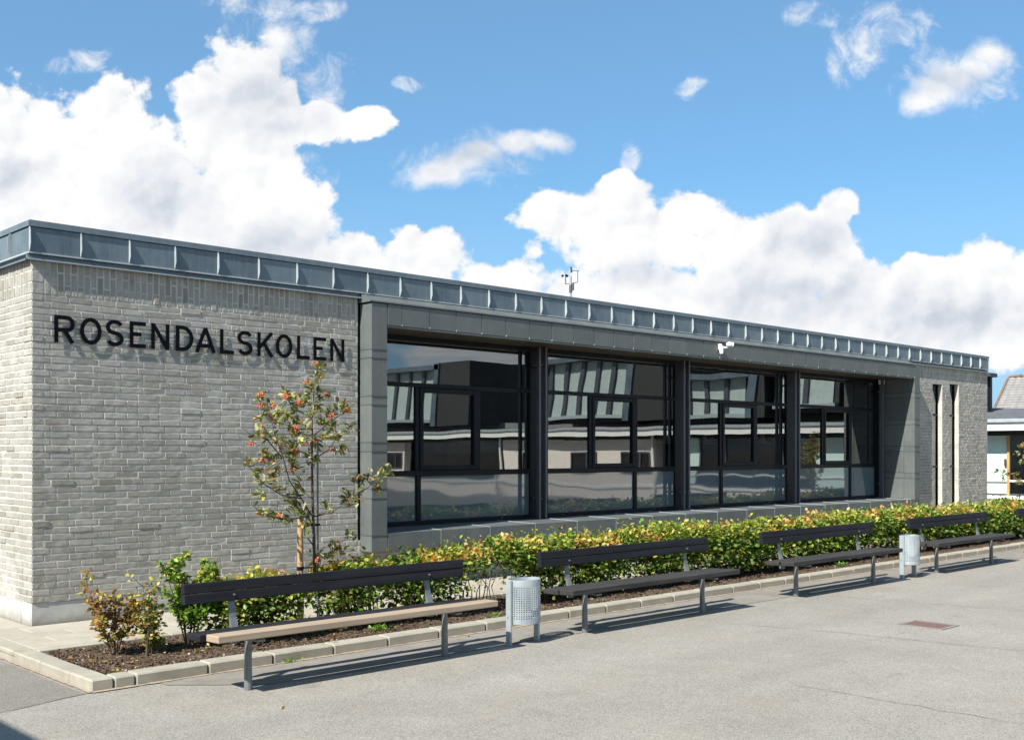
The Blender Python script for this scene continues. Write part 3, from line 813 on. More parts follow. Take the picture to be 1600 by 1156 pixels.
# sill
mb = MB(); mb.box(4.175, 18.03, BF + .02, .66, .5, .690); mb.build('sill_core', M['dark_gap'], BAY)
sx = [4.175]
while sx[-1] < 18.02: sx.append(min(sx[-1] + .855, 18.03))
for a, b_ in zip(sx, sx[1:]):
    if b_ - a < .03: continue
    mb = MB(); mb.prism([(BF + .001, .700), (BF + .001, .692), (.64, .702), (.64, .715)], a + .003, b_ - .003, 'x'); mb.build('sill_panel', Z, BAY)
    mb = MB(); mb.box(a + .003, b_ - .003, BF, BF + .018, .482, .690, .003); mb.build('apron_panel', Z, BAY)
    if b_ < 18: 
        mb = MB(); mb.prism([(BF - .003, .708), (BF - .003, .484), (BF + .0, .484), (BF + .0, .702), (.60, .716), (.60, .7235)], b_ - .003, b_ + .003, 'x'); mb.build('sill_seam', M['zinc_pale'], BAY)
mb = MB(); mb.box(4.18, 18.03, BF + .03, .02, .483, .498); mb.build('bay_underside', Z, BAY)
# --- windows ----------------------------------------------------------
GY = .60
def window(x0, lower_at):
    Wn = empty('window', (x0, GY, 0), parent=BLD)
    w = 3.10; zb, z1a, z1b, z2a, z2b, zt = .775, 1.375, 1.45, 2.575, 2.635, 3.19
    fr = MB(); fr.box(-.05, 0, -.028, .06, .72, 3.25); fr.box(w, w + .05, -.028, .06, .72, 3.25)
    fr.box(0, w, -.04, .06, .72, zb); fr.box(0, w, -.04, .06, zt, 3.25)
    fr.build('outer_frame', M['frame'], Wn)
    t = MB(); t.box(0, w, -.026, .055, z1a, z1b, .004); t.build('transom', M['frame'], Wn)
    t = MB(); t.box(0, w, -.026, .055, z2a, z2b, .004); t.build('transom', M['frame'], Wn)
    for mx in (.96, 2.075): 
        t = MB(); t.box(mx - .035, mx + .035, -.024, .053, z1b + .001, z2a - .001, .004); t.build('mullion', M['frame'], Wn)
    lm = (.985, 2.06)[lower_at]
    t = MB(); t.box(lm - .04, lm + .04, -.024, .053, zb + .001, z1a - .001, .004); t.build('mullion', M['frame'], Wn)
    s = MB(); a, b_ = .997, 2.038; c, d = z1b + .002, z2a - .002; e = .066
    s.box(a, a + e, -.038, .04, c, d, .006); s.box(b_ - e, b_, -.038, .04, c, d, .006); s.box(a + e, b_ - e, -.037, .04, c, c + e, .006); s.box(a + e, b_ - e, -.037, .04, d - e, d, .006)
    s.build('sash', M['frame'], Wn)
    for (p, q, r_, s_, mt) in ((0, w, z2b, zt, 'glass'), (0, .925, z1b, z2a, 'glass'), (a + e, b_ - e, c + e, d - e, 'glass'), (2.11, w, z1b, z2a, 'glass'),
                          (0, lm - .04, zb, z1a, 'spandrel'), (lm + .04, w, zb, z1a, 'spandrel')):
        g_ = MB(); g_.quad((p, 0, r_), (q, 0, r_), (q, 0, s_), (p, 0, s_)); 
        g_.quad((p, .02, r_), (p, .02, s_), (q, .02, s_), (q, .02, r_)) if mt == 'spandrel' else None
        o = g_.build('pane', M[mt], Wn, fixn=False); o.rotation_euler = (0, 0, 0)
        o.location = (0, R.uniform(-.002, .002), 0)
    for k in range(2):
        t = MB(); t.box(.3 + k * 2.2, .32 + k * 2.2, -.05, -.04, .74, .755); t.build('drain_cap', M['zinc'], Wn)
    return Wn
for k in range(4): window(4.32 + 3.478 * k, k % 2)
# posts and guide rails between the windows
for k in range(5):
    xa = 4.32 + 3.478 * k
    if k == 0: x0, x1 = 4.175, 4.265
    elif k == 4: x0, x1 = 4.32 + 3.478 * 3 + 3.16, 18.03
    else: x0, x1 = xa - .378 + .055, xa - .055
    mb = MB(); mb.box(x0, x1, .582, .72, .72, 3.25, .006); mb.build('window_post', M['frame'], BLD)
    rails = ((xa - .37, .40), (xa - .235, .40)) if 0 < k < 4 else (((17.86, .42),) if k == 4 else ())
    for rx, ry in rails:
        mb = MB(); mb.box(rx - .018, rx + .018, ry - .03, ry + .03, .712, 3.25, .004); mb.build('guide_rail', M['rail'], BLD)
        for zz in (1.0, 2.97):
            mb = MB(); mb.box(rx - .01, rx + .07, ry + .03, .53, zz, zz + .03, .003); mb.tube([(rx + .045, ry - .02, zz + .015), (rx + .045, ry + .03, zz + .015)], .012, 8)
            mb.build('rail_bracket', M['rail'], BLD)
# interior
mb = MB()
mb.quad((3.9, 7.4, .3), (18.3, 7.4, .3), (18.3, 7.4, 3.6), (3.9, 7.4, 3.6)); mb.quad((3.9, .75, .3), (3.9, 7.4, .3), (3.9, 7.4, 3.6), (3.9, .75, 3.6))
mb.quad((18.3, .75, .3), (18.3, 7.4, .3), (18.3, 7.4, 3.6), (18.3, .75, 3.6)); mb.quad((3.9, .74, 3.5), (18.3, .74, 3.5), (18.3, 7.4, 3.5), (3.9, 7.4, 3.5))
mb.build('interior_wall', M['interior'], BLD, fixn=False)
mb = MB(); mb.quad((3.9, .74, .3), (18.3, .74, .3), (18.3, 7.4, .3), (3.9, 7.4, .3)); mb.build('interior_floor', M['interior_floor'], BLD, fixn=False)
mb = MB(); mb.box(3.9, 4.9, 7.45, 7.5, .3, 3.6); mb.quad((18.31, .35, .3), (22, .35, .3), (22, 3, .3), (18.31, 3, .3)); mb.quad((18.31, 3, .3), (22, 3, .3), (22, 3, 3.6), (18.31, 3, 3.6))
mb.build('interior_wall', M['interior'], BLD, fixn=False)
# ================================================================== LETTERS
SG = empty('name_sign', (0, 0, 0)); tag(SG, 'black raised letters ROSENDALSKOLEN standing off the grey brick wall', 'sign')
def stroke(paths, w):
    """each path: list of 2D points -> quads of constant width"""
    polys = []
    for pth, closed in paths:
        n = len(pth); Lp = []; Rp = []
        for i, p in enumerate(pth):
            p = Vector(p)
            if closed: a = Vector(pth[(i - 1) % n]); b = Vector(pth[(i + 1) % n])
            else: a = Vector(pth[max(i - 1, 0)]); b = Vector(pth[min(i + 1, n - 1)])
            d1 = (p - a).normalized() if (p - a).length > 1e-6 else None; d2 = (b - p).normalized() if (b - p).length > 1e-6 else None
            if d1 is None: d1 = d2
            if d2 is None: d2 = d1
            d = (d1 + d2).normalized(); nn = Vector((-d.y, d.x)); m = 1 / max(.35, nn.dot(Vector((-d1.y, d1.x))))
            Lp.append(p + nn * w / 2 * m); Rp.append(p - nn * w / 2 * m)
        polys.append((Lp, Rp, closed))
    return polys
def arc(cx_, cy_, rx, ry, a0, a1, n=14):
    return [(cx_ + rx * math.cos(math.radians(a0 + (a1 - a0) * k / n)), cy_ + ry * math.sin(math.radians(a0 + (a1 - a0) * k / n))) for k in range(n + 1)]
def glyph(ch, W_, H, w):
    h = w / 2
    if ch == 'R': 
        m = H * .47; r = (H - m - w + w * .0) / 2; r = (H - h - m) / 2
        return [([(h, 0), (h, H)], False), ([(h, H - h), (W_ - h - r, H - h)] + arc(W_ - h - r, m + r, r, r, 90, -90)[1:] + [(h, m)], False), ([(W_ * .50, m), (W_ - h * 1.1, 0)], False)]
    if ch == 'O': return [(arc(W_ / 2, H / 2, W_ / 2 - h, H / 2 - h, 0, 360, 32)[:-1], True)]
    if ch == 'S':
        r = (H - w) / 4; rx = W_ / 2 - h
        return [(arc(W_ / 2, H - h - r, rx, r, 25, 200, 12) + arc(W_ / 2, H - h - r, rx, r, 200, 262, 5)[1:] + arc(W_ / 2, h + r, rx, r, 82, -155, 18), False)]
    if ch == 'E': return [([(h, 0), (h, H)], False), ([(h, H - h), (W_, H - h)], False), ([(h, H * .52), (W_ * .72 if W_ > .17 else W_ * .8, H * .52)], False), ([(h, h), (W_, h)], False)]
    if ch == 'N': return [([(h, 0), (h, H)], False), ([(h * 1.1, H - h * .6), (W_ - h * 1.1, h * .6)], False), ([(W_ - h, 0), (W_ - h, H)], False)]
    if ch == 'D': 
        rx = W_ * .52
        return [([(h, 0), (h, H)], False), ([(h, H - h), (W_ - h - rx, H - h)] + arc(W_ - h - rx, H / 2, rx, H / 2 - h, 90, -90, 20)[1:] + [(h, h)], False)]
    if ch == 'A': return [([(h * .9, 0), (W_ / 2, H - h * .3)], False), ([(W_ - h * .9, 0), (W_ / 2, H - h * .3)], False), ([(W_ * .24, H * .27), (W_ * .76, H * .27)], False)]
    if ch == 'L': return [([(h, 0), (h, H)], False), ([(h, h), (W_, h)], False)]
    if ch == 'K': return [([(h, 0), (h, H)], False), ([(h * 1.5, H * .38), (W_ - h * 1.2, H)], False), ([(W_ * .40, H * .55), (W_ - h * 1.0, 0)], False)]
LET = [('R', 0.205, 0.408), ('O', 0.461, 0.682), ('S', 0.727, 0.914), ('E', 0.979, 1.154), ('N', 1.214, 1.417), ('D', 1.491, 1.693), ('A', 1.716, 1.959), ('L', 2.013, 2.183),
       ('S', 2.228, 2.417), ('K', 2.48, 2.690), ('O', 2.721, 2.938), ('L', 3.004, 3.176), ('E', 3.228, 3.406), ('N', 3.465, 3.667)]
LB, LH, LY0, LY1 = 2.790, .272, -.030, -.024
for ch, a, b_ in LET:
    mb = MB(); k = 0
    for (Lp, Rp, closed) in stroke(glyph(ch, b_ - a, LH, .040), .040):
        n = len(Lp); rng = range(n if closed else n - 1); y0 = LY0 - k * .0004; k += 1
        base = len(mb.v)
        for yy in (y0, LY1 + k * .0003):
            for p in Lp: mb.v.append((a + p.x, yy, LB + p.y))
            for p in Rp: mb.v.append((a + p.x, yy, LB + p.y))
        f0 = lambda i, s, t: base + t * 2 * n + s * n + i % n
        for i in rng:
            j = i + 1
            mb.f.append((f0(i, 0, 0), f0(j, 0, 0), f0(j, 1, 0), f0(i, 1, 0))); mb.f.append((f0(i, 0, 1), f0(i, 1, 1), f0(j, 1, 1), f0(j, 0, 1)))
            mb.f.append((f0(i, 0, 0), f0(i, 0, 1), f0(j, 0, 1), f0(j, 0, 0))); mb.f.append((f0(i, 1, 0), f0(j, 1, 0), f0(j, 1, 1), f0(i, 1, 1)))
        if not closed:
            for i in (0, n - 1): mb.f.append((f0(i, 0, 0), f0(i, 1, 0), f0(i, 1, 1), f0(i, 0, 1)))
    tag(mb.build('letter', M['letter'], SG), 'letter ' + ch)
    mb = MB(); w = b_ - a
    for (px_, pz) in ((.02, .06), (w * .55, LH - .03), (w * .6, .02)):
        mb.tube([(a + px_, LY1, LB + pz), (a + px_, .004, LB + pz)], .003, 6)
    mb.build('standoff_pin', M['letter'], SG)
# ================================================================== SMALL FITTINGS
wl_ = empty('floodlight', (11.06, BF, 3.41)); wl_.scale = (.75, .75, .8); tag(wl_, 'small white twin floodlight on an arm fixed to the dark bay header', 'floodlight')
mb = MB(); mb.box(-.04, .06, -.05, -.001, -.02, .11, .012); mb.build('base_box', M['white'], wl_)
mb = MB(); mb.tube([(0, -.06, .02), (-.01, -.07, -.04), (-.015, -.075, -.10)], [.04, .045, .038], 12); mb.build('sensor_head', M['white'], wl_)
mb = MB(); mb.tube([(.05, -.04, .04), (.14, -.07, .035), (.21, -.09, .05)], [.028, .022, .02], 10); mb.build('arm', M['white'], wl_)
for dx in (.13, .24):
    mb = MB(); mb.tube([(dx, -.10, .10), (dx + .02, -.13, .105), (dx + .06, -.17, .10)], [.022, .045, .050], 14); mb.build('lamp_head', M['white'], wl_, smooth=False)
sn = empty('sensor_box', (17.94, .48, 3.20)); tag(sn, 'small white sensor box high at the right end of the windows', 'sensor')
mb = MB(); mb.box(-.05, .05, -.05, .05, -.055, .045, .01); mb.build('housing', M['white'], sn)
mb = MB(); mb.tube([(0, 0, -.055), (0, 0, -.07)], .02, 10); mb.build('lens', M['rail'], sn)
# weather station on its mast
WS = empty('weather_mast', (13.01, 5.0, 3.9)); tag(WS, 'thin roof mast with small anemometer and wind vane against the clouds', 'weather station')
mb = MB(); mb.tube([(0, 0, 0), (0, 0, 1.55)], .022, 8); mb.build('mast', M['galv'], WS)
D1 = Vector((RT[0], RT[1], 0)) * .68
mb = MB(); mb.tube([tuple(D1 * -.16 + Vector((0, 0, 1.38))), tuple(D1 * .22 + Vector((0, 0, 1.42)))], .008, 6); mb.tube([tuple(D1 * -.16 + Vector((0, 0, 1.38))), tuple(D1 * -.16 + Vector((0, 0, 1.54)))], .012, 6)
mb.tube([tuple(D1 * .22 + Vector((0, 0, 1.42))), tuple(D1 * .22 + Vector((0, 0, 1.66)))], .008, 6); mb.build('cross_arm', M['rail'], WS)
mb = MB()
for k in range(3):
    t = 2.1 * k; p = D1 * -.16 + Vector((.06 * math.cos(t), .06 * math.sin(t), 1.56)); mb.tube([tuple(p - Vector((0, .02, 0))), tuple(p + Vector((0, .02, 0)))], [.015, .028], 8)
mb.build('anemometer_cups', M['frame'], WS)
mb = MB(); mb.tube([tuple(D1 * .05 + Vector((0, 0, 1.67))), tuple(D1 * .26 + Vector((0, 0, 1.66)))], .008, 6); mb.prism([(-.0, 1.62), (.05, 1.64), (.03, 1.74), (-.01, 1.76)], -.004, .004, 'y'); mb.build('wind_vane', M['rail'], WS)
mb = MB(); mb.tube([(0, 0, 1.20), (0, 0, 1.36)], .035, 8); mb.tube([tuple(D1 * .07 + Vector((0, 0, 1.25))), tuple(D1 * .07 + Vector((0, 0, 1.40)))], .025, 8); mb.build('sensor_pod', M['rail'], WS)

# ================================================================== BENCHES
BL = 2.76
def bench(cx_, label, front_mat):
    b = empty('bench', (cx_, -3.62, G)); tag(b, label, 'bench', 'benches in a row along the kerb')
    H = BL / 2
    def board(nm, mat, y0, y1, z0, z1, x0=-H, x1=H, rotx=0):
        m_ = MB(); cy = (y0 + y1) / 2; cz = (z0 + z1) / 2
        m_.box(x0, x1, y0 - cy, y1 - cy, z0 - cz, z1 - cz, .006); return m_.build(nm, mat, b, (0, cy, cz), rot=(rotx, 0, R.uniform(-.0015, .0015)))
    new = front_mat == 'pale_wood'
    board('seat_board', M[front_mat], -.225, -.045, .415, .468, -H + (.04 if new else 0), H + (.03 if new else 0), -.03)
    board('seat_board', M['black_wood' if new else 'grey_wood'], -.022, .175, .408, .458, rotx=-.02)
    board('backrest_board', M['black_wood'], .2105, .2605, .652, .7295, rotx=-.10)
    board('backrest_board', M['black_wood'], .218, .268, .731, .808, rotx=-.10)
    for s in (-.97, .97):
        m_ = MB(); m_.tube([(s, -.005, -.06), (s, -.005, .03), (s, -.002, .2), (s, 0, .385)], [.032, .032, .028, .030], 12); m_.build('leg', M['leg'], b, smooth=False)
        m_ = MB(); m_.box(s - .035, s + .035, -.20, .215, .385, .407, .004); m_.build('seat_bracket', M['leg'], b)
        m_ = MB()
        m_.prism([(.175, .33), (.215, .33), (.232, .50), (.285, .80), (.272, .805), (.222, .52), (.165, .40)], s - .028, s + .028, 'x'); m_.build('back_post', M['leg'], b)
        m_ = MB()
        for zz in (.70,): m_.tube([(s, .195 + (zz - .68) * .1, zz), (s, .212, zz)], .008, 6)
        m_.build('bolt', M['leg'], b)
    m_ = MB(); m_.box(-.06, .06, .262, .285, .64, .80); m_.build('back_batten', M['leg'], b)
    return b
bench(1.25, 'leftmost bench, black boards with one pale new front seat board', 'pale_wood')
bench(5.01, 'dark wooden bench just right of the nearer litter bin', 'grey_wood')
bench(8.88, 'dark wooden bench ending just left of the farther litter bin', 'grey_wood')
bench(12.72, 'dark wooden bench starting just right of the farther litter bin', 'grey_wood')
bench(16.72, 'dark bench cut off by the right edge of the photo', 'grey_wood')

# ================================================================== LITTER BINS
def litter_bin(cx_, label):
    b = empty('litter_bin', (cx_, -3.62, G)); tag(b, label, 'litter bin', 'litter bins between the benches')
    hw, fd, bd = .168, .155, .10
    prof = []; n = 20                              # D-shaped plan: bulging front, flatter back
    for k in range(n + 1):
        t = math.pi * k / n; prof.append((-hw * math.cos(t) * .97, -fd * (math.sin(t) ** .8)))
    back = []
    for k in range(1, n):
        t = math.pi * k / n; back.append((hw * math.cos(t) * .97, bd * (math.sin(t) ** .8)))
    ring = prof + back; N_ = len(ring); z0, z1 = .195, .605
    def wall(mb, zs, inset=0, closed=True):
        i0 = len(mb.v)
        for z in zs:
            for (x, y_) in ring: mb.v.append((x * (1 - inset), y_ * (1 - inset), z))
        for a in range(len(zs) - 1):
            for k in range(N_): mb.f.append((i0 + a * N_ + k, i0 + a * N_ + (k + 1) % N_, i0 + (a + 1) * N_ + (k + 1) % N_, i0 + (a + 1) * N_ + k))
    mb = MB(); wall(mb, [z1 - .06, z1]); wall(mb, [z1, z1 - .05], .03)
    o_ = len(mb.v)
    for k in range(N_): 
        x, y_ = ring[k]; mb.v.append((x, y_, z1)); mb.v.append((x * .97, y_ * .97, z1))
    for k in range(N_): a = o_ + 2 * k; c = o_ + 2 * ((k + 1) % N_); mb.f.append((a, c, c + 1, a + 1))
    mb.build('rim', M['galv'], b, fixn=False)
    mb = MB(); wall(mb, [z0, z0 + .045]); mb.f.append(tuple(range(0, N_))[::-1]); mb.build('base', M['galv'], b, fixn=False)
    mb = MB(); rows_ = 15; zz0, zz1 = z0 + .045, z1 - .06; dz_ = (zz1 - zz0) / rows_
    for r in range(rows_):                         # perforated sheet: every cell keeps a frame round a hole
        za, zb = zz0 + r * dz_, zz0 + (r + 1) * dz_
        for k in range(N_):
            a, c = Vector(ring[k]), Vector(ring[(k + 1) % N_])
            if (a - c).length < .004: continue
            hx, hz = .22, .24
            o4 = [(a.x, a.y, za), (c.x, c.y, za), (c.x, c.y, zb), (a.x, a.y, zb)]
            def ip(s_, t_): p = a.lerp(c, s_); return (p.x, p.y, za + (zb - za) * t_)
            i4 = [ip(hx, hz), ip(1 - hx, hz), ip(1 - hx, 1 - hz), ip(hx, 1 - hz)]
            i = len(mb.v); mb.v += o4 + i4
            for q in range(4): mb.f.append((i + q, i + (q + 1) % 4, i + 4 + (q + 1) % 4, i + 4 + q))
    mb.build('perforated_basket', M['galv'], b, fixn=False)
    for s in (-1, 1):
        mb = MB(); mb.box(s * (hw + .014) - .012, s * (hw + .014) + .012, -.032, .032, -.05, .605, .003); mb.build('post', M['galv'], b)
        mb = MB(); mb.tube([(s * (hw + .028), 0, .26), (s * (hw + .032), 0, .26)], .006, 6); mb.build('bolt', M['leg'], b)
    return b
litter_bin(3.185, 'nearer perforated galvanised litter bin, between the first two benches')
litter_bin(10.86, 'farther galvanised litter bin, between the third and fourth benches')

# ================================================================== PLANTS
def leaves_object(name, P, T, S, C, parent, fold=.25, wide=.5, mat=None):
    """P centres (n,3), T leaf direction (n,3), S length (n), C colour (n,3). Each leaf: 6 verts, 4 quads/tris folded along the midrib"""
    n = len(P); rs = np.random.RandomState(len(name) + n)
    T = T / (np.linalg.norm(T, axis=1, keepdims=True) + 1e-9)
    rnd = rs.normal(size=(n, 3)); Sd = np.cross(T, rnd); Sd /= (np.linalg.norm(Sd, axis=1, keepdims=True) + 1e-9)
    # prefer leaf blades facing up
    up = np.array([0, 0, 1.0]); Sd2 = np.cross(T, np.tile(up, (n, 1)) + .55 * rs.normal(size=(n, 3))); Sd2 /= (np.linalg.norm(Sd2, axis=1, keepdims=True) + 1e-9)
    Sd = Sd2; Nn = np.cross(Sd, T)
    L = S[:, None]; Wd = L * wide
    v0 = P; v1 = P + T * L * .35 + Sd * Wd * .5 + Nn * L * fold * .3; v2 = P + T * L * .35 - Sd * Wd * .5 + Nn * L * fold * .3
    v3 = P + T * L * .72 + Sd * Wd * .38 + Nn * L * fold * .15; v4 = P + T * L * .72 - Sd * Wd * .38 + Nn * L * fold * .15
    v5 = P + T * L - Nn * L * .08; v6 = P + T * L * .5 - Nn * L * .02
    V = np.stack([v0, v1, v2, v3, v4, v5, v6], axis=1).reshape(-1, 3)
    base = (np.arange(n) * 7)[:, None]
    F = np.concatenate([base + np.array([[0, 1, 6]]), base + np.array([[1, 3, 6]]), base + np.array([[3, 5, 6]]), base + np.array([[0, 6, 2]]), base + np.array([[2, 6, 4]]), base + np.array([[4, 6, 5]])], axis=0)
    me = bpy.data.meshes.new(name); me.vertices.add(len(V)); me.vertices.foreach_set('co', V.astype(np.float32).ravel())
    me.loops.add(F.size); me.loops.foreach_set('vertex_index', F.astype(np.int32).ravel())
    me.polygons.add(len(F)); me.polygons.foreach_set('loop_start', np.arange(0, F.size, 3, dtype=np.int32))
    me.update(calc_edges=True)
    at = me.color_attributes.new('leafcol', 'FLOAT_COLOR', 'POINT')
    cc = np.ones((n * 7, 4), np.float32); cc[:, :3] = np.repeat(C, 7, axis=0); at.data.foreach_set('color', cc.ravel())
    me.materials.append(mat or M['leaf']); me.update()
    return link(name, me, parent)
PAL = {'green': [(.075, .125, .018), (.10, .16, .022), (.05, .09, .016), (.14, .20, .03)],
       'yellow': [(.29, .28, .05), (.37, .32, .06), (.22, .26, .04), (.42, .35, .09)],
       'bright': [(.10, .20, .022), (.15, .26, .03), (.20, .29, .05), (.07, .14, .02)],
       'brown': [(.26, .12, .045), (.32, .17, .06), (.20, .10, .04), (.17, .15, .04)],
       'tree': [(.095, .12, .035), (.13, .155, .045), (.24, .25, .11), (.33, .31, .16), (.08, .11, .035)],
       'rust': [(.40, .19, .06), (.46, .25, .09), (.38, .22, .06)]}
def pick(rs, weights, n):
    keys = list(weights); w = np.array([weights[k] for k in keys], float); w /= w.sum()
    ks = rs.choice(len(keys), size=n, p=w); out = np.zeros((n, 3))
    for i, k in enumerate(ks): out[i] = PAL[keys[k]][rs.randint(len(PAL[keys[k]]))]
    return out * rs.uniform(.85, 1.45, size=(n, 1))
def shrub(loc, h, rad, nleaf, weights, label, seed, nstem=5, leaf=.042, group=None, top_w=None, lean=(0, 0)):
    rs = np.random.RandomState(seed); rr = random.Random(seed)
    s = empty('shrub', loc); tag(s, label, 'shrub', group)
    mb = MB(); tips = []
    for k in range(nstem):
        a = rr.uniform(0, 6.28); r1 = rad * rr.uniform(.3, .95); hh = h * rr.uniform(.65, 1)
        pts = [(0.01 * math.cos(a), .01 * math.sin(a), -.05)]; 
        for q in (.3, .6, 1): pts.append((r1 * q * math.cos(a) + lean[0] * q + rr.uniform(-.02, .02), r1 * q * math.sin(a) + lean[1] * q + rr.uniform(-.02, .02), hh * q))
        mb.tube(pts, [.007, .006, .004, .002], 5, cap=False); tips.append(pts)
        for q in range(7):
            t = rr.uniform(.25, .98) * 3; i = min(int(t), 2); f = t - i
            p = Vector(pts[i]).lerp(Vector(pts[i + 1]), f); e = p + Vector((rr.uniform(-1, 1) * rad * .6, rr.uniform(-1, 1) * rad * .6, rr.uniform(.0, .16)))
            mb.tube([tuple(p), tuple(e)], [.003, .0012], 4, cap=False); tips.append([tuple(p), tuple(p.lerp(e, .5)), tuple(e)])
    mb.build('stem', M['stem'], s, fixn=False)
    P = []; 
    for _ in range(nleaf):
        pts = tips[rr.randrange(len(tips))] if rr.random() < .85 else tips[rr.randrange(len(tips))]
        t = rr.uniform(.25, 1) * (len(pts) - 1); i = min(int(t), len(pts) - 2); p = Vector(pts[i]).lerp(Vector(pts[i + 1]), t - i)
        P.append((p.x + rr.gauss(0, .018), p.y + rr.gauss(0, .018), max(.03, p.z + rr.gauss(0, .018))))
    P = np.array(P); T = np.stack([rs.normal(size=nleaf), rs.normal(size=nleaf), rs.normal(size=nleaf) * .5 + .1], axis=1)
    C = pick(rs, weights, nleaf)
    if top_w:
        C2 = pick(rs, top_w, nleaf); m = (P[:, 2] + rs.normal(size=nleaf) * .06 > h * .62)[:, None]; C = np.where(m, C2, C)
    o = leaves_object('foliage', P, T, leaf * rs.uniform(.65, 1.25, nleaf), C, s, wide=.62)
    return s
shrub((-.02, -1.95, -.02), .62, .24, 900, {'brown': 3, 'yellow': 1}, 'small russet leaved shrub nearest the bed corner', 21, 6, .050, lean=(-.04, .0))
shrub((.16, -2.15, -.02), .74, .17, 230, {'brown': 1, 'yellow': 2, 'green': 1}, 'thin see-through shrub with bare twigs, second from the bed corner', 22, 4, .044)
shrub((.28, -2.05, -.02), .45, .18, 620, {'green': 4, 'yellow': 1}, 'low dark green shrub right of the thin bare-twigged one', 25, 5, .046)
shrub((.62, -2.02, -.02), .82, .28, 2700, {'bright': 5, 'green': 1}, 'bright green shrub just left of the first bench back', 23, 8, .050, top_w={'bright': 4, 'yellow': 2})

# --- the clipped hedge
def hedge():
    hd = empty('hedge', (1.0, -2.06, -.02)); tag(hd, 'long clipped hedge of yellow green leaves running behind all the benches', 'hedge')
    rs = np.random.RandomState(5); rr = random.Random(5)
    mb = MB(); x = 0.0
    while x < 21.5:
        for q in range(2):
            bx, by = x + rr.uniform(-.06, .06), rr.uniform(-.13, .13); pts = [(bx, by, -.03)]
            for k in (1, 2, 3): pts.append((bx + rr.uniform(-.05, .05) * k, by + rr.uniform(-.06, .06) * k, .21 * k))
            mb.tube(pts, [.008, .006, .004, .002], 5, cap=False)
        x += .17
    mb.build('stem', M['stem'], hd, fixn=False)
    n = 105000
    # denser near the camera end in count per metre is not needed: leaves grow a little farther on
    u = rs.uniform(0, 1, n); X = 21.6 * u ** 1.15 - .15
    clump = np.array([mnoise.noise(Vector((x * 2.2, 3.3, 0))) for x in np.linspace(-1, 23, 1200)])
    cl = np.interp(X, np.linspace(-1, 23, 1200), clump)
    fine = np.array([mnoise.noise(Vector((x * 7.0, 9.1, 0))) for x in np.linspace(-1, 23, 3000)])
    fn = np.interp(X, np.linspace(-1, 23, 3000), fine)
    Htop = .69 + .10 * cl + .07 * fn + np.where(X < 2.2, -.07, 0) + np.where(X < .9, -.06, 0) + np.where(X > 2.6, .03, 0)
    wid = .30 + .05 * cl
    t = rs.uniform(0, 1, n)
    # shell-weighted cross-section
    ang = rs.uniform(-.25, math.pi + .25, n); rr_ = np.sqrt(rs.uniform(.25, 1, n))
    Yv = np.cos(ang) * wid * rr_ * 1.05; Zv = np.where(np.sin(ang) > 0, np.sin(ang) ** .55, np.sin(ang)) * (Htop - .34) * rr_ + .34
    low = rs.uniform(0, 1, n) < .36
    Zv = np.where(low, rs.uniform(.10, .50, n), Zv); Yv = np.where(low, rs.normal(size=n) * .17, Yv)
    gap = np.array([mnoise.noise(Vector((x * 1.7, 1.3, 7))) for x in np.linspace(-1, 23, 1200)]); gp = np.interp(X, np.linspace(-1, 23, 1200), gap)
    keep = ~(low & (gp + rs.uniform(-.2, .2, n) > (.02 + .02 * X))) & ~((X < 3.2) & (gp + rs.uniform(-.25, .25, n) > -.05 + .06 * X)) & ~((X > 2.7) & (X < 3.9) & (Zv < .40) & (rs.uniform(0, 1, n) < .8))
    sprig = rs.uniform(0, 1, n) < .012
    Zv = np.where(sprig, Htop + rs.uniform(0, .06, n), Zv)
    # gather leaves into small shoots
    sh = rs.randint(0, n, n); same = rs.uniform(0, 1, n) < .0
    P = np.stack([X, Yv, Zv], axis=1)[keep]; n2 = len(P)
    T = np.stack([rs.normal(size=n2) * .8, P[:, 1] * 2.2 + rs.normal(size=n2) * .7, (P[:, 2] - .35) * 1.0 + rs.normal(size=n2) * .45], axis=1)
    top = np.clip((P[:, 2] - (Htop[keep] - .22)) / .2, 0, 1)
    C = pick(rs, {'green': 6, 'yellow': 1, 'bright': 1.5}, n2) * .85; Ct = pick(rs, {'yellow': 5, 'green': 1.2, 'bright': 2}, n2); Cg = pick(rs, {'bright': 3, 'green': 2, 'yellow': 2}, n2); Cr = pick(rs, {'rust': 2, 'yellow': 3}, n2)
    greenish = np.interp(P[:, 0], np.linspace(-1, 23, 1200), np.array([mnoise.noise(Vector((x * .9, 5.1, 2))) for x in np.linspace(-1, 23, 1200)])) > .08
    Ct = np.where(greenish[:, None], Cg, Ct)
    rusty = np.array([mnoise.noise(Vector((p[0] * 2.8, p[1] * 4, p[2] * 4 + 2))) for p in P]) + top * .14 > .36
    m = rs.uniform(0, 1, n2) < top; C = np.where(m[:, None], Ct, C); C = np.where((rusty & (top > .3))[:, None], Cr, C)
    S = .052 * rs.uniform(.6, 1.35, n2) * (1 + .012 * P[:, 0])
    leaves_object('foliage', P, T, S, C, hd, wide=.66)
hedge()

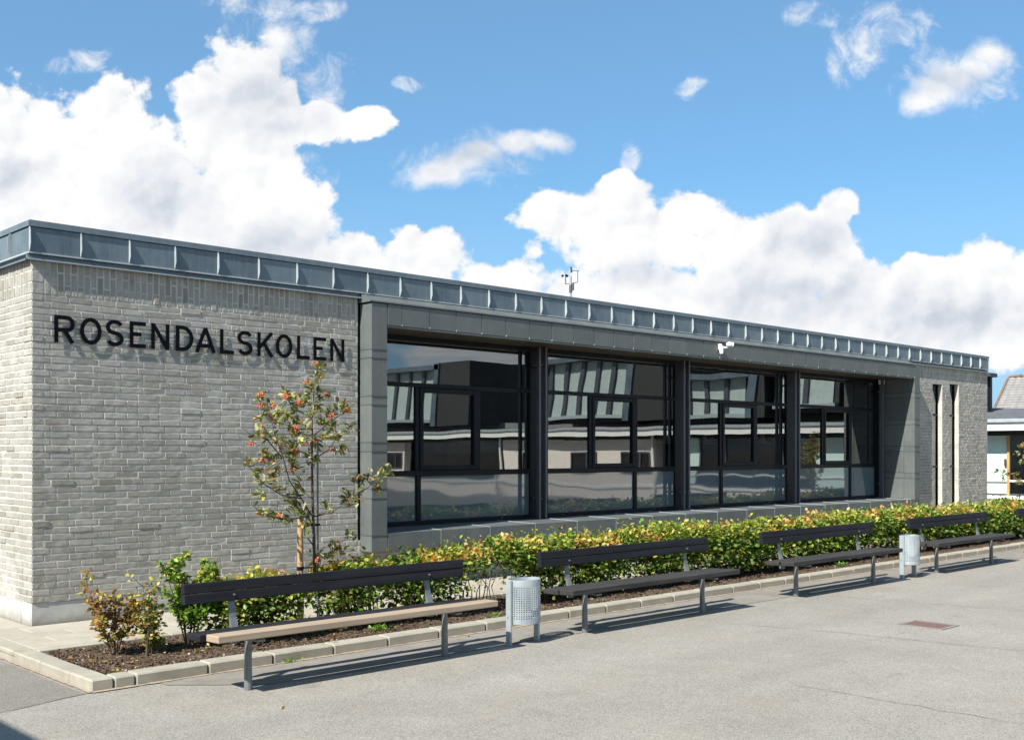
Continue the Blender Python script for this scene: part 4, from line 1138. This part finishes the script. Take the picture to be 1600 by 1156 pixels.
# --- young berry trees with their stakes
def px(u, v, y_): 
    X_ = (u - 800) / 1700.0; Y_ = -(v - 705) / 1700.0
    dx, dy = FW[0] + X_ * RT[0], FW[1] + X_ * RT[1]; t = (y_ - CY) / dy
    return Vector((CX + t * dx, y_, CZ + t * Y_))
TB = Vector((1.90, -2.05, -.02))
def berry_tree():
    rr = random.Random(31); rs = np.random.RandomState(31)
    t = empty('young_tree', TB); tag(t, 'slender young tree with orange berry clusters against the brick wall', 'tree')
    def Z_(a, b, dy=0.0): return px(340 + a / 3.613, 560 + b / 3.613, -2.05 + dy) - TB
    br = [[(548, 1300, 0), (545, 1050, 0), (536, 800, .0), (533, 560, .01), (535, 330, .0), (545, 150, .02), (562, 30, .0)],
          [(540, 900, 0), (470, 785, -.06), (405, 690, -.10), (365, 540, -.12), (320, 420, -.15), (290, 290, -.12), (240, 150, -.1)],
          [(470, 790, -.06), (360, 770, .05), (250, 700, .12), (180, 610, .15), (120, 540, .15)],
          [(520, 890, 0), (400, 910, -.12), (300, 890, -.18), (235, 860, -.2)],
          [(545, 890, 0), (640, 870, -.10), (720, 815, -.15), (830, 740, -.16), (900, 690, -.16), (975, 640, -.14)],
          [(540, 570, 0), (620, 520, .10), (680, 440, .16), (740, 400, .18)],
          [(535, 440, 0), (620, 370, -.08), (690, 320, -.12), (740, 280, -.1), (790, 250, -.1)],
          [(535, 340, 0), (450, 290, .10), (395, 230, .14)],
          [(533, 400, 0), (450, 400, -.14), (380, 370, -.2), (320, 360, -.2)],
          [(535, 560, 0), (460, 520, .12), (400, 540, .16)],
          [(545, 1060, 0), (490, 990, -.05), (500, 900, -.08)],
          [(548, 1160, 0), (640, 1090, -.10), (740, 1000, -.14)],
          [(540, 250, 0), (600, 215, -.06), (640, 180, -.1)],
          [(365, 560, -.12), (280, 460, -.02), (200, 440, .02), (110, 370, .05)]]
    mb = MB(); tw = MB()
    pts3 = [[Z_(*q) for q in b_] for b_ in br]
    for k, b_ in enumerate(pts3):
        n = len(b_)
        if k == 0: mb.tube([tuple(p) for p in b_], [.016, .015, .013, .010, .008, .005, .003], 7)
        else: tw.tube([tuple(p) for p in b_], [.0075 * (1 - .75 * i / (n - 1)) for i in range(n)], 5)
    P = []; T = []
    clusters = [(570, 60), (560, 110), (520, 200), (590, 210), (240, 230), (290, 270), (390, 220), (450, 250), (640, 320), (730, 300), (700, 270), (330, 360), (430, 380), (480, 420), (540, 460), (590, 370), (660, 460),
                (690, 500), (230, 430), (280, 450), (300, 560), (260, 560), (180, 590), (240, 650), (300, 680), (360, 730), (420, 600), (460, 600), (240, 770), (400, 800), (440, 850), (480, 880), (260, 870),
                (340, 900), (400, 900), (500, 950), (740, 780), (800, 700), (850, 680), (920, 660), (900, 740), (965, 640), (780, 790), (620, 860), (350, 480), (400, 540), (470, 720), (530, 570), (640, 380),
                (740, 400), (560, 1130), (660, 1060), (740, 1000), (700, 1090), (620, 1120), (380, 330), (520, 330), (560, 280), (440, 330), (350, 300), (450, 460), (600, 440), (250, 330), (500, 250), (540, 150), (420, 470), (330, 620), (440, 780)]
    allp = [p for b_ in pts3 for p in b_]
    for (a, b_) in clusters:
        c = Z_(a, b_, rr.uniform(-.2, .2)); near = min(allp, key=lambda q: (q - c).length)
        tw.tube([tuple(near), tuple(near.lerp(c, .5) + Vector((0, 0, -.01))), tuple(c)], [.003, .0022, .0015], 4)
        d0 = (c - near); d0 = d0.normalized() if d0.length > .01 else Vector((0, 0, 1)); d0 = (d0 + Vector((0, 0, .6))).normalized()
        for k in range(rr.randint(14, 19)):
            o_ = Vector((rr.gauss(0, .026), rr.gauss(0, .026), rr.gauss(0, .026)))
            P.append(tuple(c + o_)); dd = (d0 + Vector((rr.gauss(0, .75), rr.gauss(0, .75), rr.gauss(0, .55)))).normalized(); T.append(tuple(dd))
        for k in range(2):
            o_ = near.lerp(c, rr.random()); P.append(tuple(o_)); T.append((rr.gauss(0, 1), rr.gauss(0, 1), rr.gauss(0, .6)))
    P = np.array(P); T = np.array(T); n = len(P)
    mb.build('trunk', M['bark'], t, smooth=True); tw.build('branch', M['bark'], t, smooth=True)
    leaves_object('foliage', P, T, rs.uniform(.062, .098, n), pick(rs, {'tree': 6, 'yellow': .6, 'brown': 1.2}, n), t, wide=.40, fold=.35)
    berries = [(550, 35), (495, 135), (245, 205), (240, 268), (318, 265), (395, 215), (375, 212), (610, 210), (460, 250), (730, 295), (715, 280), (645, 320), (245, 380), (190, 480), (435, 390), (450, 412), (500, 480),
               (545, 460), (650, 515), (445, 525), (250, 580), (305, 570), (425, 625), (360, 500), (345, 885), (565, 1135)]
    import bmesh
    bm = bmesh.new(); bmesh.ops.create_icosphere(bm, subdivisions=1, radius=.0075); bv = [tuple(v.co) for v in bm.verts]; bf = [tuple(v.index for v in f.verts) for f in bm.faces]; bm.free()
    for (a, b_) in berries:
        c = Z_(a, b_, rr.uniform(-.16, -.02)); q = MB()
        for k in range(rr.randint(15, 25)):
            o_ = c + Vector((rr.gauss(0, .017), rr.gauss(0, .014), rr.gauss(0, .012))); i = len(q.v); q.v += [(v[0] + o_.x, v[1] + o_.y, v[2] + o_.z) for v in bv]; q.f += [tuple(i + k_ for k_ in f) for f in bf]
        q.build('berry_cluster', M['berry'], t, smooth=True, fixn=False)
    s = empty('tree_stake', px(469, 960, -1.98) * 1.0); s.location.z = -.05; tag(s, 'round pale wooden stake beside the young tree, with dark tie', 'stake')
    mb = MB(); mb.tube([(0, 0, -.1), (0, 0, .5), (0, 0, 1.12)], [.030, .029, .027], 12); mb.build('post', M['stake'], s)
    mb = MB(); mb.tube([(0, 0, .62), (0, 0, .655)], .034, 12); mb.tube([(.03, 0, .64), (.15, -.05, .64)], .008, 6); mb.build('tie', M['frame'], s)
    s = empty('grey_stake', TB + Vector((.065, .03, 0))); tag(s, 'thin grey rod standing directly behind the young tree trunk', 'stake')
    mb = MB(); mb.tube([(0, 0, -.1), (0, 0, 1.85)], .0095, 8); mb.build('rod', M['leg'], s)
    mb = MB(); mb.tube([(-.09, -.03, 1.02), (.02, .0, 1.02)], .012, 8); mb.build('tie', M['frame'], s)
    return t
tree1 = berry_tree()
tr2 = copy_tree(tree1); tr2.location = (19.75, -2.05, -.02); tr2.rotation_euler = (0, 0, 2.4); tr2.scale = (.9, .9, .86)
tag(tr2, 'leafy young tree at the far right edge, in front of the glazed wing', 'tree')

# fallen leaves, weeds
mb = MB(); rg = random.Random(9)
for _ in range(1500):
    x = rg.uniform(-.4, 14); y_ = -2.93 - abs(rg.gauss(0, .10)) if rg.random() < .7 else rg.uniform(-7.5, -3.0); s_ = rg.uniform(.0015, .0045); i = len(mb.v)
    mb.v += [(x + s_, y_, G + .004), (x - s_ * .6, y_ + s_, G + .004), (x - s_ * .6, y_ - s_, G + .004), (x, y_, G + .006 + s_)]; mb.f += [(i, i + 1, i + 3), (i + 1, i + 2, i + 3), (i + 2, i, i + 3)]
tag(mb.build('grit', M['sand'], fixn=False), 'loose sandy grit lying on the asphalt near the kerb', kind='stuff')
_rs = np.random.RandomState(77); _n = 260
_x = -.35 + 15 * _rs.uniform(0, 1, _n) ** 1.4; _y = _rs.uniform(-2.68, -1.5, _n)
_P = np.stack([_x, _y, np.array([soil_z(a, b_) + .018 for a, b_ in zip(_x, _y)])], axis=1)
tag(leaves_object('leaf_litter', _P, np.stack([_rs.normal(size=_n), _rs.normal(size=_n), _rs.normal(size=_n) * .2], axis=1), _rs.uniform(.02, .045, _n), pick(_rs, {'brown': 4, 'yellow': 1}, _n), None, wide=.6), 'dry leaf litter lying on the soil of the bed', kind='stuff')
def fallen(x, y_, c, label, s=.05, z=G + .006):
    rs = np.random.RandomState(int(x * 100) % 997)
    o = leaves_object('fallen_leaf', np.array([[x, y_, z]]), np.array([[.8, .5, .05]]), np.array([s]), np.array([c]), None, wide=.6); tag(o, label, 'leaf')
fallen(.12, -4.35, (.35, .20, .05), 'single yellow brown leaf on the asphalt at bottom left')
fallen(7.3, -3.1, (.36, .17, .10), 'curled red brown leaf at the kerb under the third bench')
fallen(3.25, -6.75, (.30, .24, .08), 'small dry leaf on the open asphalt at lower right')
fallen(3.0, -3.05, (.25, .13, .08), 'brown leaf at the kerb beside the nearer bin')
def weed(x, y_, z, label, n=40, r=.06, h=.05, pal={'bright': 1}):
    rs = np.random.RandomState(int(x * 77)); P = np.stack([x + rs.normal(size=n) * r * .6, y_ + rs.normal(size=n) * r * .3, z + rs.uniform(0, h * .5, n)], axis=1)
    T = np.stack([rs.normal(size=n), rs.normal(size=n), rs.uniform(.2, 1.2, n)], axis=1)
    o = leaves_object('weed', P, T, rs.uniform(.02, .05, n), pick(rs, pal, n), None, wide=.35); tag(o, label, 'weed')
weed(1.10, -2.93, G, 'small weed sprouting at the kerb foot under the leftmost bench')
weed(2.35, -2.50, -.02, 'green weed tuft in the bed behind the right end of the leftmost bench', 120, .10, .10, {'bright': 3, 'green': 1})
weed(3.75, -2.62, -.02, 'green weed tuft in the bed between the bin and second bench', 40, .06, .06)
weed(10.9, -2.55, -.02, 'green tuft low in the hedge near the fourth bench', 90, .09, .12)

# ================================================================== RIGHT-HAND WING (x = 27, faces the sun)
AX = 27.0
AN = empty('glazed_wing', (AX, 0, 0)); tag(AN, 'low side wing with white eaves, mint panels and dark glazing at the right edge', 'building')
ya, yb = 9.0, -36.0
qbox('base_wall', M['cream'], AN, .02, .4, yb, ya, G, .375)
qbox('sill', M['white_paint'], AN, -.05, .3, yb, ya, .378, .47, .006)
qbox('fascia_board', M['white_paint'], AN, -.55, -.50, yb - .3, ya, 2.28, 2.53, .004)
qbox('gutter', M['zinc_pale'], AN, -.62, -.551, yb - .3, ya, 2.50, 2.60, .01)
qbox('soffit', M['dark_clad'], AN, -.50, .3, yb - .3, ya, 2.30, 2.34)
qbox('head_beam', M['dark_clad'], AN, .0, .3, yb, ya, 2.16, 2.299)
y = ya - .02; k = 0
seqw = 1.12
yy = 6.0
panel_mats = ['mint', 'far_glass']
edges_ = []
e = 5.98
while e > -13.0: edges_.append(e); e -= seqw
qbox('recess_glass', M['far_glass'], AN, .5, .52, -27.5, -20.8, .5, 2.15); qbox('recess_glass', M['far_glass'], AN, .5, .52, -13.5, -9.0, .5, 2.15)
# frame line at u~1575 corresponds to y ~ 1.45
off = 1.46 - min(edges_, key=lambda q: abs(q - 1.46))
edges_ = [q + off for q in edges_]
for i, (a, b_) in enumerate(zip(edges_, edges_[1:])):
    pn = empty('glazing', (0, 0, 0), parent=AN)
    mt = 'mint' if a > 1.5 or i % 5 == 0 else 'far_glass'
    qbox('pane', M[mt], pn, .10, .13, b_ + .04, a - .04, .52, 2.15)
    qbox('mullion', M['orange_wood'] if abs(b_ - 1.46) < .3 else M['rail'], pn, .05, .16, b_ - .035, b_ + .035, .471, 2.159, .003)
    qbox('transom', M['white_paint'], pn, .045, .15, b_ + .04, a - .04, .86, .91)
    qbox('bottom_rail', M['rail'], pn, .05, .15, b_ + .04, a - .04, .471, .53)
qbox('door_handle', M['dark_clad'], AN, .03, .05, 1.50, 1.56, 1.30, 1.50)
qbox('back_wall', M['interior'], AN, 3.0, 3.1, yb, ya, G, 3.0)
# sloping slate roof in courses
rf = MB()
def zr(x, y_):  # roof surface, hipped down towards -y
    top = 3.05 + (y_ - 3.2) * .04
    return 2.60 + min(1, (x + .6) / 3.2) * (top - 2.6)
nc = 9
for c in range(nc):
    x0, x1 = -.6 + 3.2 * c / nc, -.6 + 3.2 * (c + 1) / nc + .06
    for (p, q) in ((yb, 1.0), (1.0, 9.0)):
        rf.v += [(x0, p, zr(x0, p) + .012), (x0, q, zr(x0, q) + .012), (x1, q, zr(x1, q) - .004), (x1, p, zr(x1, p) - .004)]; i = len(rf.v); rf.f.append((i - 4, i - 3, i - 2, i - 1))
        rf.v += [(x0, p, zr(x0, p) - .01), (x0, q, zr(x0, q) - .01), (x0, q, zr(x0, q) + .012), (x0, p, zr(x0, p) + .012)]; i = len(rf.v); rf.f.append((i - 4, i - 3, i - 2, i - 1))
rf.build('roof', M['slate'], AN, fixn=False)
# clerestory on the wing roof
CLS = empty('clerestory', (0, 0, 0), parent=AN)
qbox('roof_slab', M['dark_clad'], CLS, .9, 1.40, 2.30, 9.0, 3.88, 3.99, .01)
for k in range(5):
    y0 = 2.42 + k * 1.3
    qbox('post', M['frame'], CLS, 1.2, 1.32, y0, y0 + .16, 2.9, 3.88); qbox('pane', M['far_glass'], CLS, 1.24, 1.26, y0 + .16, y0 + 1.3, 2.9, 3.88)

# clerestories and blocks farther along, seen in the reflections
def clere(p, q, n, z0, z1, slant=.0):
    c_ = empty('clerestory', (0, 0, 0), parent=AN); st = (q - p) / n
    for k in range(n):
        a = p + k * st
        m_ = MB(); m_.prism([(a + .10, z0), (a + st - .10, z0), (a + st - .10 + slant, z1), (a + .10 + slant, z1)], 1.50, 1.52, 'x'); m_.build('pane', M['pale_clear'], c_)
        m_ = MB(); m_.prism([(a - .10, z0), (a + .099, z0), (a + .099 + slant, z1), (a - .10 + slant, z1)], 1.40, 1.53, 'x'); m_.build('slanted_fin', M['rail'], c_)
    m_ = MB(); m_.box(1.56, 5, p - .1, q + .1, z0 - .3, z1); m_.build('body', M['dark_clad'], c_)
    m_ = MB(); m_.box(1.1, 5.2, p - .3, q + .3 + slant, z1 + .002, z1 + .2); m_.build('roof_edge', M['zinc'], c_)
    m_ = MB(); m_.box(1.3, 1.54, p - .1, q + .1, z0 - .14, z0 - .003); m_.build('sill', M['zinc_pale'], c_)
def block(p, q, z0, z1, lean):
    c_ = empty('stair_block', (0, 0, 0), parent=AN)
    m_ = MB(); m_.prism([(p, z0), (q, z0), (q, z1), (p + lean, z1)], 1.2, 5, 'x'); m_.build('cladding', M['dark_clad'], c_)
    m_ = MB(); m_.prism([(p - .35, z0), (p - .003, z0), (p + lean - .003, z1), (p + lean - .35, z1)], 1.1, 5, 'x'); m_.build('slanted_edge', M['zinc'], c_)
clere(-19.6, -15.4, 5, 3.15, 5.3, .35); block(-14.95, -12.9, 2.9, 5.6, .3)
clere(-33.5, -27.0, 6, 3.2, 5.5, .45); block(-26.5, -24.3, 2.9, 5.75, .3)
clere(-12.4, -9.8, 3, 3.05, 4.3, .0); block(-9.35, -8.95, 2.9, 4.6, .2)
clere(-8.6, -6.4, 2, 3.3, 4.6, .1); clere(-5.6, -1.6, 4, 3.2, 3.95, .1)
qbox('poster', M['magenta'], AN, 1.47, 1.49, -8.2, -7.75, 3.45, 4.4)
for (p, q) in ((-34.0, -27.5), (-20.8, -12.7), (-4.6, -3.4)):
    qbox('wall', M['cream'], AN, .0, .4, p, q, .4, 2.159)
for yy_ in (-31.6, -29.0, -19.6, -16.9, -14.3):
    w_ = empty('window', (0, 0, 0), parent=AN)
    qbox('pane', M['far_glass'], w_, -.014, -.010, yy_, yy_ + 1.3, .98, 1.64); qbox('backing', M['dark_gap'], w_, -.008, -.003, yy_, yy_ + 1.3, .98, 1.64)
    f_ = MB(); f_.box(-.05, -.002, yy_ - .06, yy_, .92, 1.70); f_.box(-.05, -.002, yy_ + 1.3, yy_ + 1.36, .92, 1.70); f_.box(-.05, -.002, yy_, yy_ + 1.3, .92, .98); f_.box(-.05, -.002, yy_, yy_ + 1.3, 1.64, 1.70); f_.box(-.05, -.015, yy_ + .82, yy_ + .9, .981, 1.639)
    f_.build('frame', M['rail'], w_)
for yy_ in (-12.75, -20.9): 
    m_ = MB(); m_.tube([(-.08, yy_, G), (-.08, yy_, 2.3)], .05, 8); m_.build('downpipe', M['white_paint'], AN)
# grey tiled house gable beyond
HT = empty('tiled_house', (38, 0, 0)); tag(HT, 'steep grey tiled roof with rusty red ridge beyond the side wing', 'building')
def hp(u, v, x):
    X_ = (u - 800) / 1700.0; Y_ = -(v - 705) / 1700.0; dx, dy = FW[0] + X_ * RT[0], FW[1] + X_ * RT[1]; t = (x - CX) / dx
    return CY + t * dy, CZ + t * Y_
yL, zTop = hp(1577, 590, 38.0); yL2, zBot = hp(1566, 640, 38.0)
mb = MB(); ncol = 16; nrow = 22
roof_len = 14.0
for r in range(nrow):
    t0, t1 = r / nrow, (r + 1) / nrow
    z0, z1 = 2.4 + (zTop - 2.4) * t0, 2.4 + (zTop - 2.4) * t1
    ye = lambda z: yL + (yL2 - yL) * (zTop - z) / (zTop - zBot)
    x0, x1 = -1.2 + 1.2 * t0, -1.2 + 1.2 * t1
    n = 60
    for k in range(n):
        p0 = ye(z0) - roof_len * k / n; p1 = ye(z0) - roof_len * (k + 1) / n; q0 = ye(z1) - roof_len * k / n; q1 = ye(z1) - roof_len * (k + 1) / n
        pm_ = (p0 + p1) / 2; qm = (q0 + q1) / 2
        mb.quad((x0 - .02, p0, z0), (x0 - .07, pm_, z0), (x1 - .05, qm, z1), (x1, q0, z1)); mb.quad((x0 - .07, pm_, z0), (x0 - .02, p1, z0), (x1, q1, z1), (x1 - .05, qm, z1))
tag(mb.build('roof_tiles', M['grey_tile'], HT, fixn=False), kind='stuff')
mb = MB()
for k in range(30): mb.tube([(0, yL - .47 * k, zTop + .03), (0, yL - .47 * (k + 1) + .02, zTop + .05)], [.05, .065], 8)
for k in range(10):
    z = 2.4 + (zTop - 2.4) * k / 10; z2 = 2.4 + (zTop - 2.4) * (k + 1) / 10
    mb.tube([(-1.2 + 1.2 * k / 10 - .05, ye(z) + .02, z), (-1.2 + 1.2 * (k + 1) / 10 - .05, ye(z2) + .02, z2)], [.045, .04], 6)
mb.build('ridge_tiles', M['ridge'], HT)
qbox('wall', M['cream'], HT, -1.0, 6, yL - roof_len, yL2 + .3, G, 2.5)

# unseen block added left of the camera to cast the lower left shadow
CASTER = empty('shadow_caster', (-5.4, -4.1, 0)); tag(CASTER, 'unseen block added left of the yard to throw the dark shadow at bottom left', 'building')
qbox('wall', M['mortar'], CASTER, -8, -.15, -14, -.15, G, 3.7); qbox('roof', M['zinc'], CASTER, -8.1, 0, -14.1, 0, 3.7, 3.92, .01)

# ================================================================== INSIDE: pendant lamps and tables
for i, (x, y_) in enumerate(((5.55, 1.9), (7.3, 2.2), (8.9, 2.0), (10.3, 2.3), (12.6, 2.1), (14.2, 2.4), (16.0, 2.2))):
    p = empty('pendant_lamp', (x, y_, 3.5)); where = ['in the left pane of the first window', 'in the right pane of the first window', 'in the left pane of the second window', 'in the middle sash of the second window', 'in the left pane of the third window', 'in the right pane of the third window', 'in the fourth window'][i]
    tag(p, 'pale pendant lamp hanging inside, seen ' + where, 'lamp', 'pendant lamps inside the school')
    mb = MB(); mb.tube([(0, 0, 0), (0, 0, -1.42)], .004, 5); mb.build('cord', M['white'], p)
    mb = MB(); mb.tube([(0, 0, -1.42), (0, 0, -1.50), (0, 0, -1.56), (0, 0, -1.60), (0, 0, -1.64)], [.035, .05, .08, .19, .21], 18, cap=False); mb.build('shade', M['white'], p, smooth=True, fixn=False)
for i, (x, y_) in enumerate(((6.2, 2.6), (9.6, 2.8), (13.0, 2.6), (15.8, 2.7))):
    tb = empty('table', (x, y_, .3)); tag(tb, ['table inside behind the first window', 'table inside behind the second window', 'table inside behind the third window', 'table inside behind the fourth window'][i], 'table', 'tables inside the school')
    mb = MB(); mb.box(-.8, .8, -.4, .4, .72, .75, .004); mb.build('tabletop', M['wood_brown'], tb)
    for sx_ in (-.72, .72):
        for sy in (-.33, .33): mb = MB(); mb.tube([(sx_, sy, 0), (sx_, sy, .72)], .02, 8); mb.build('leg', M['rail'], tb)
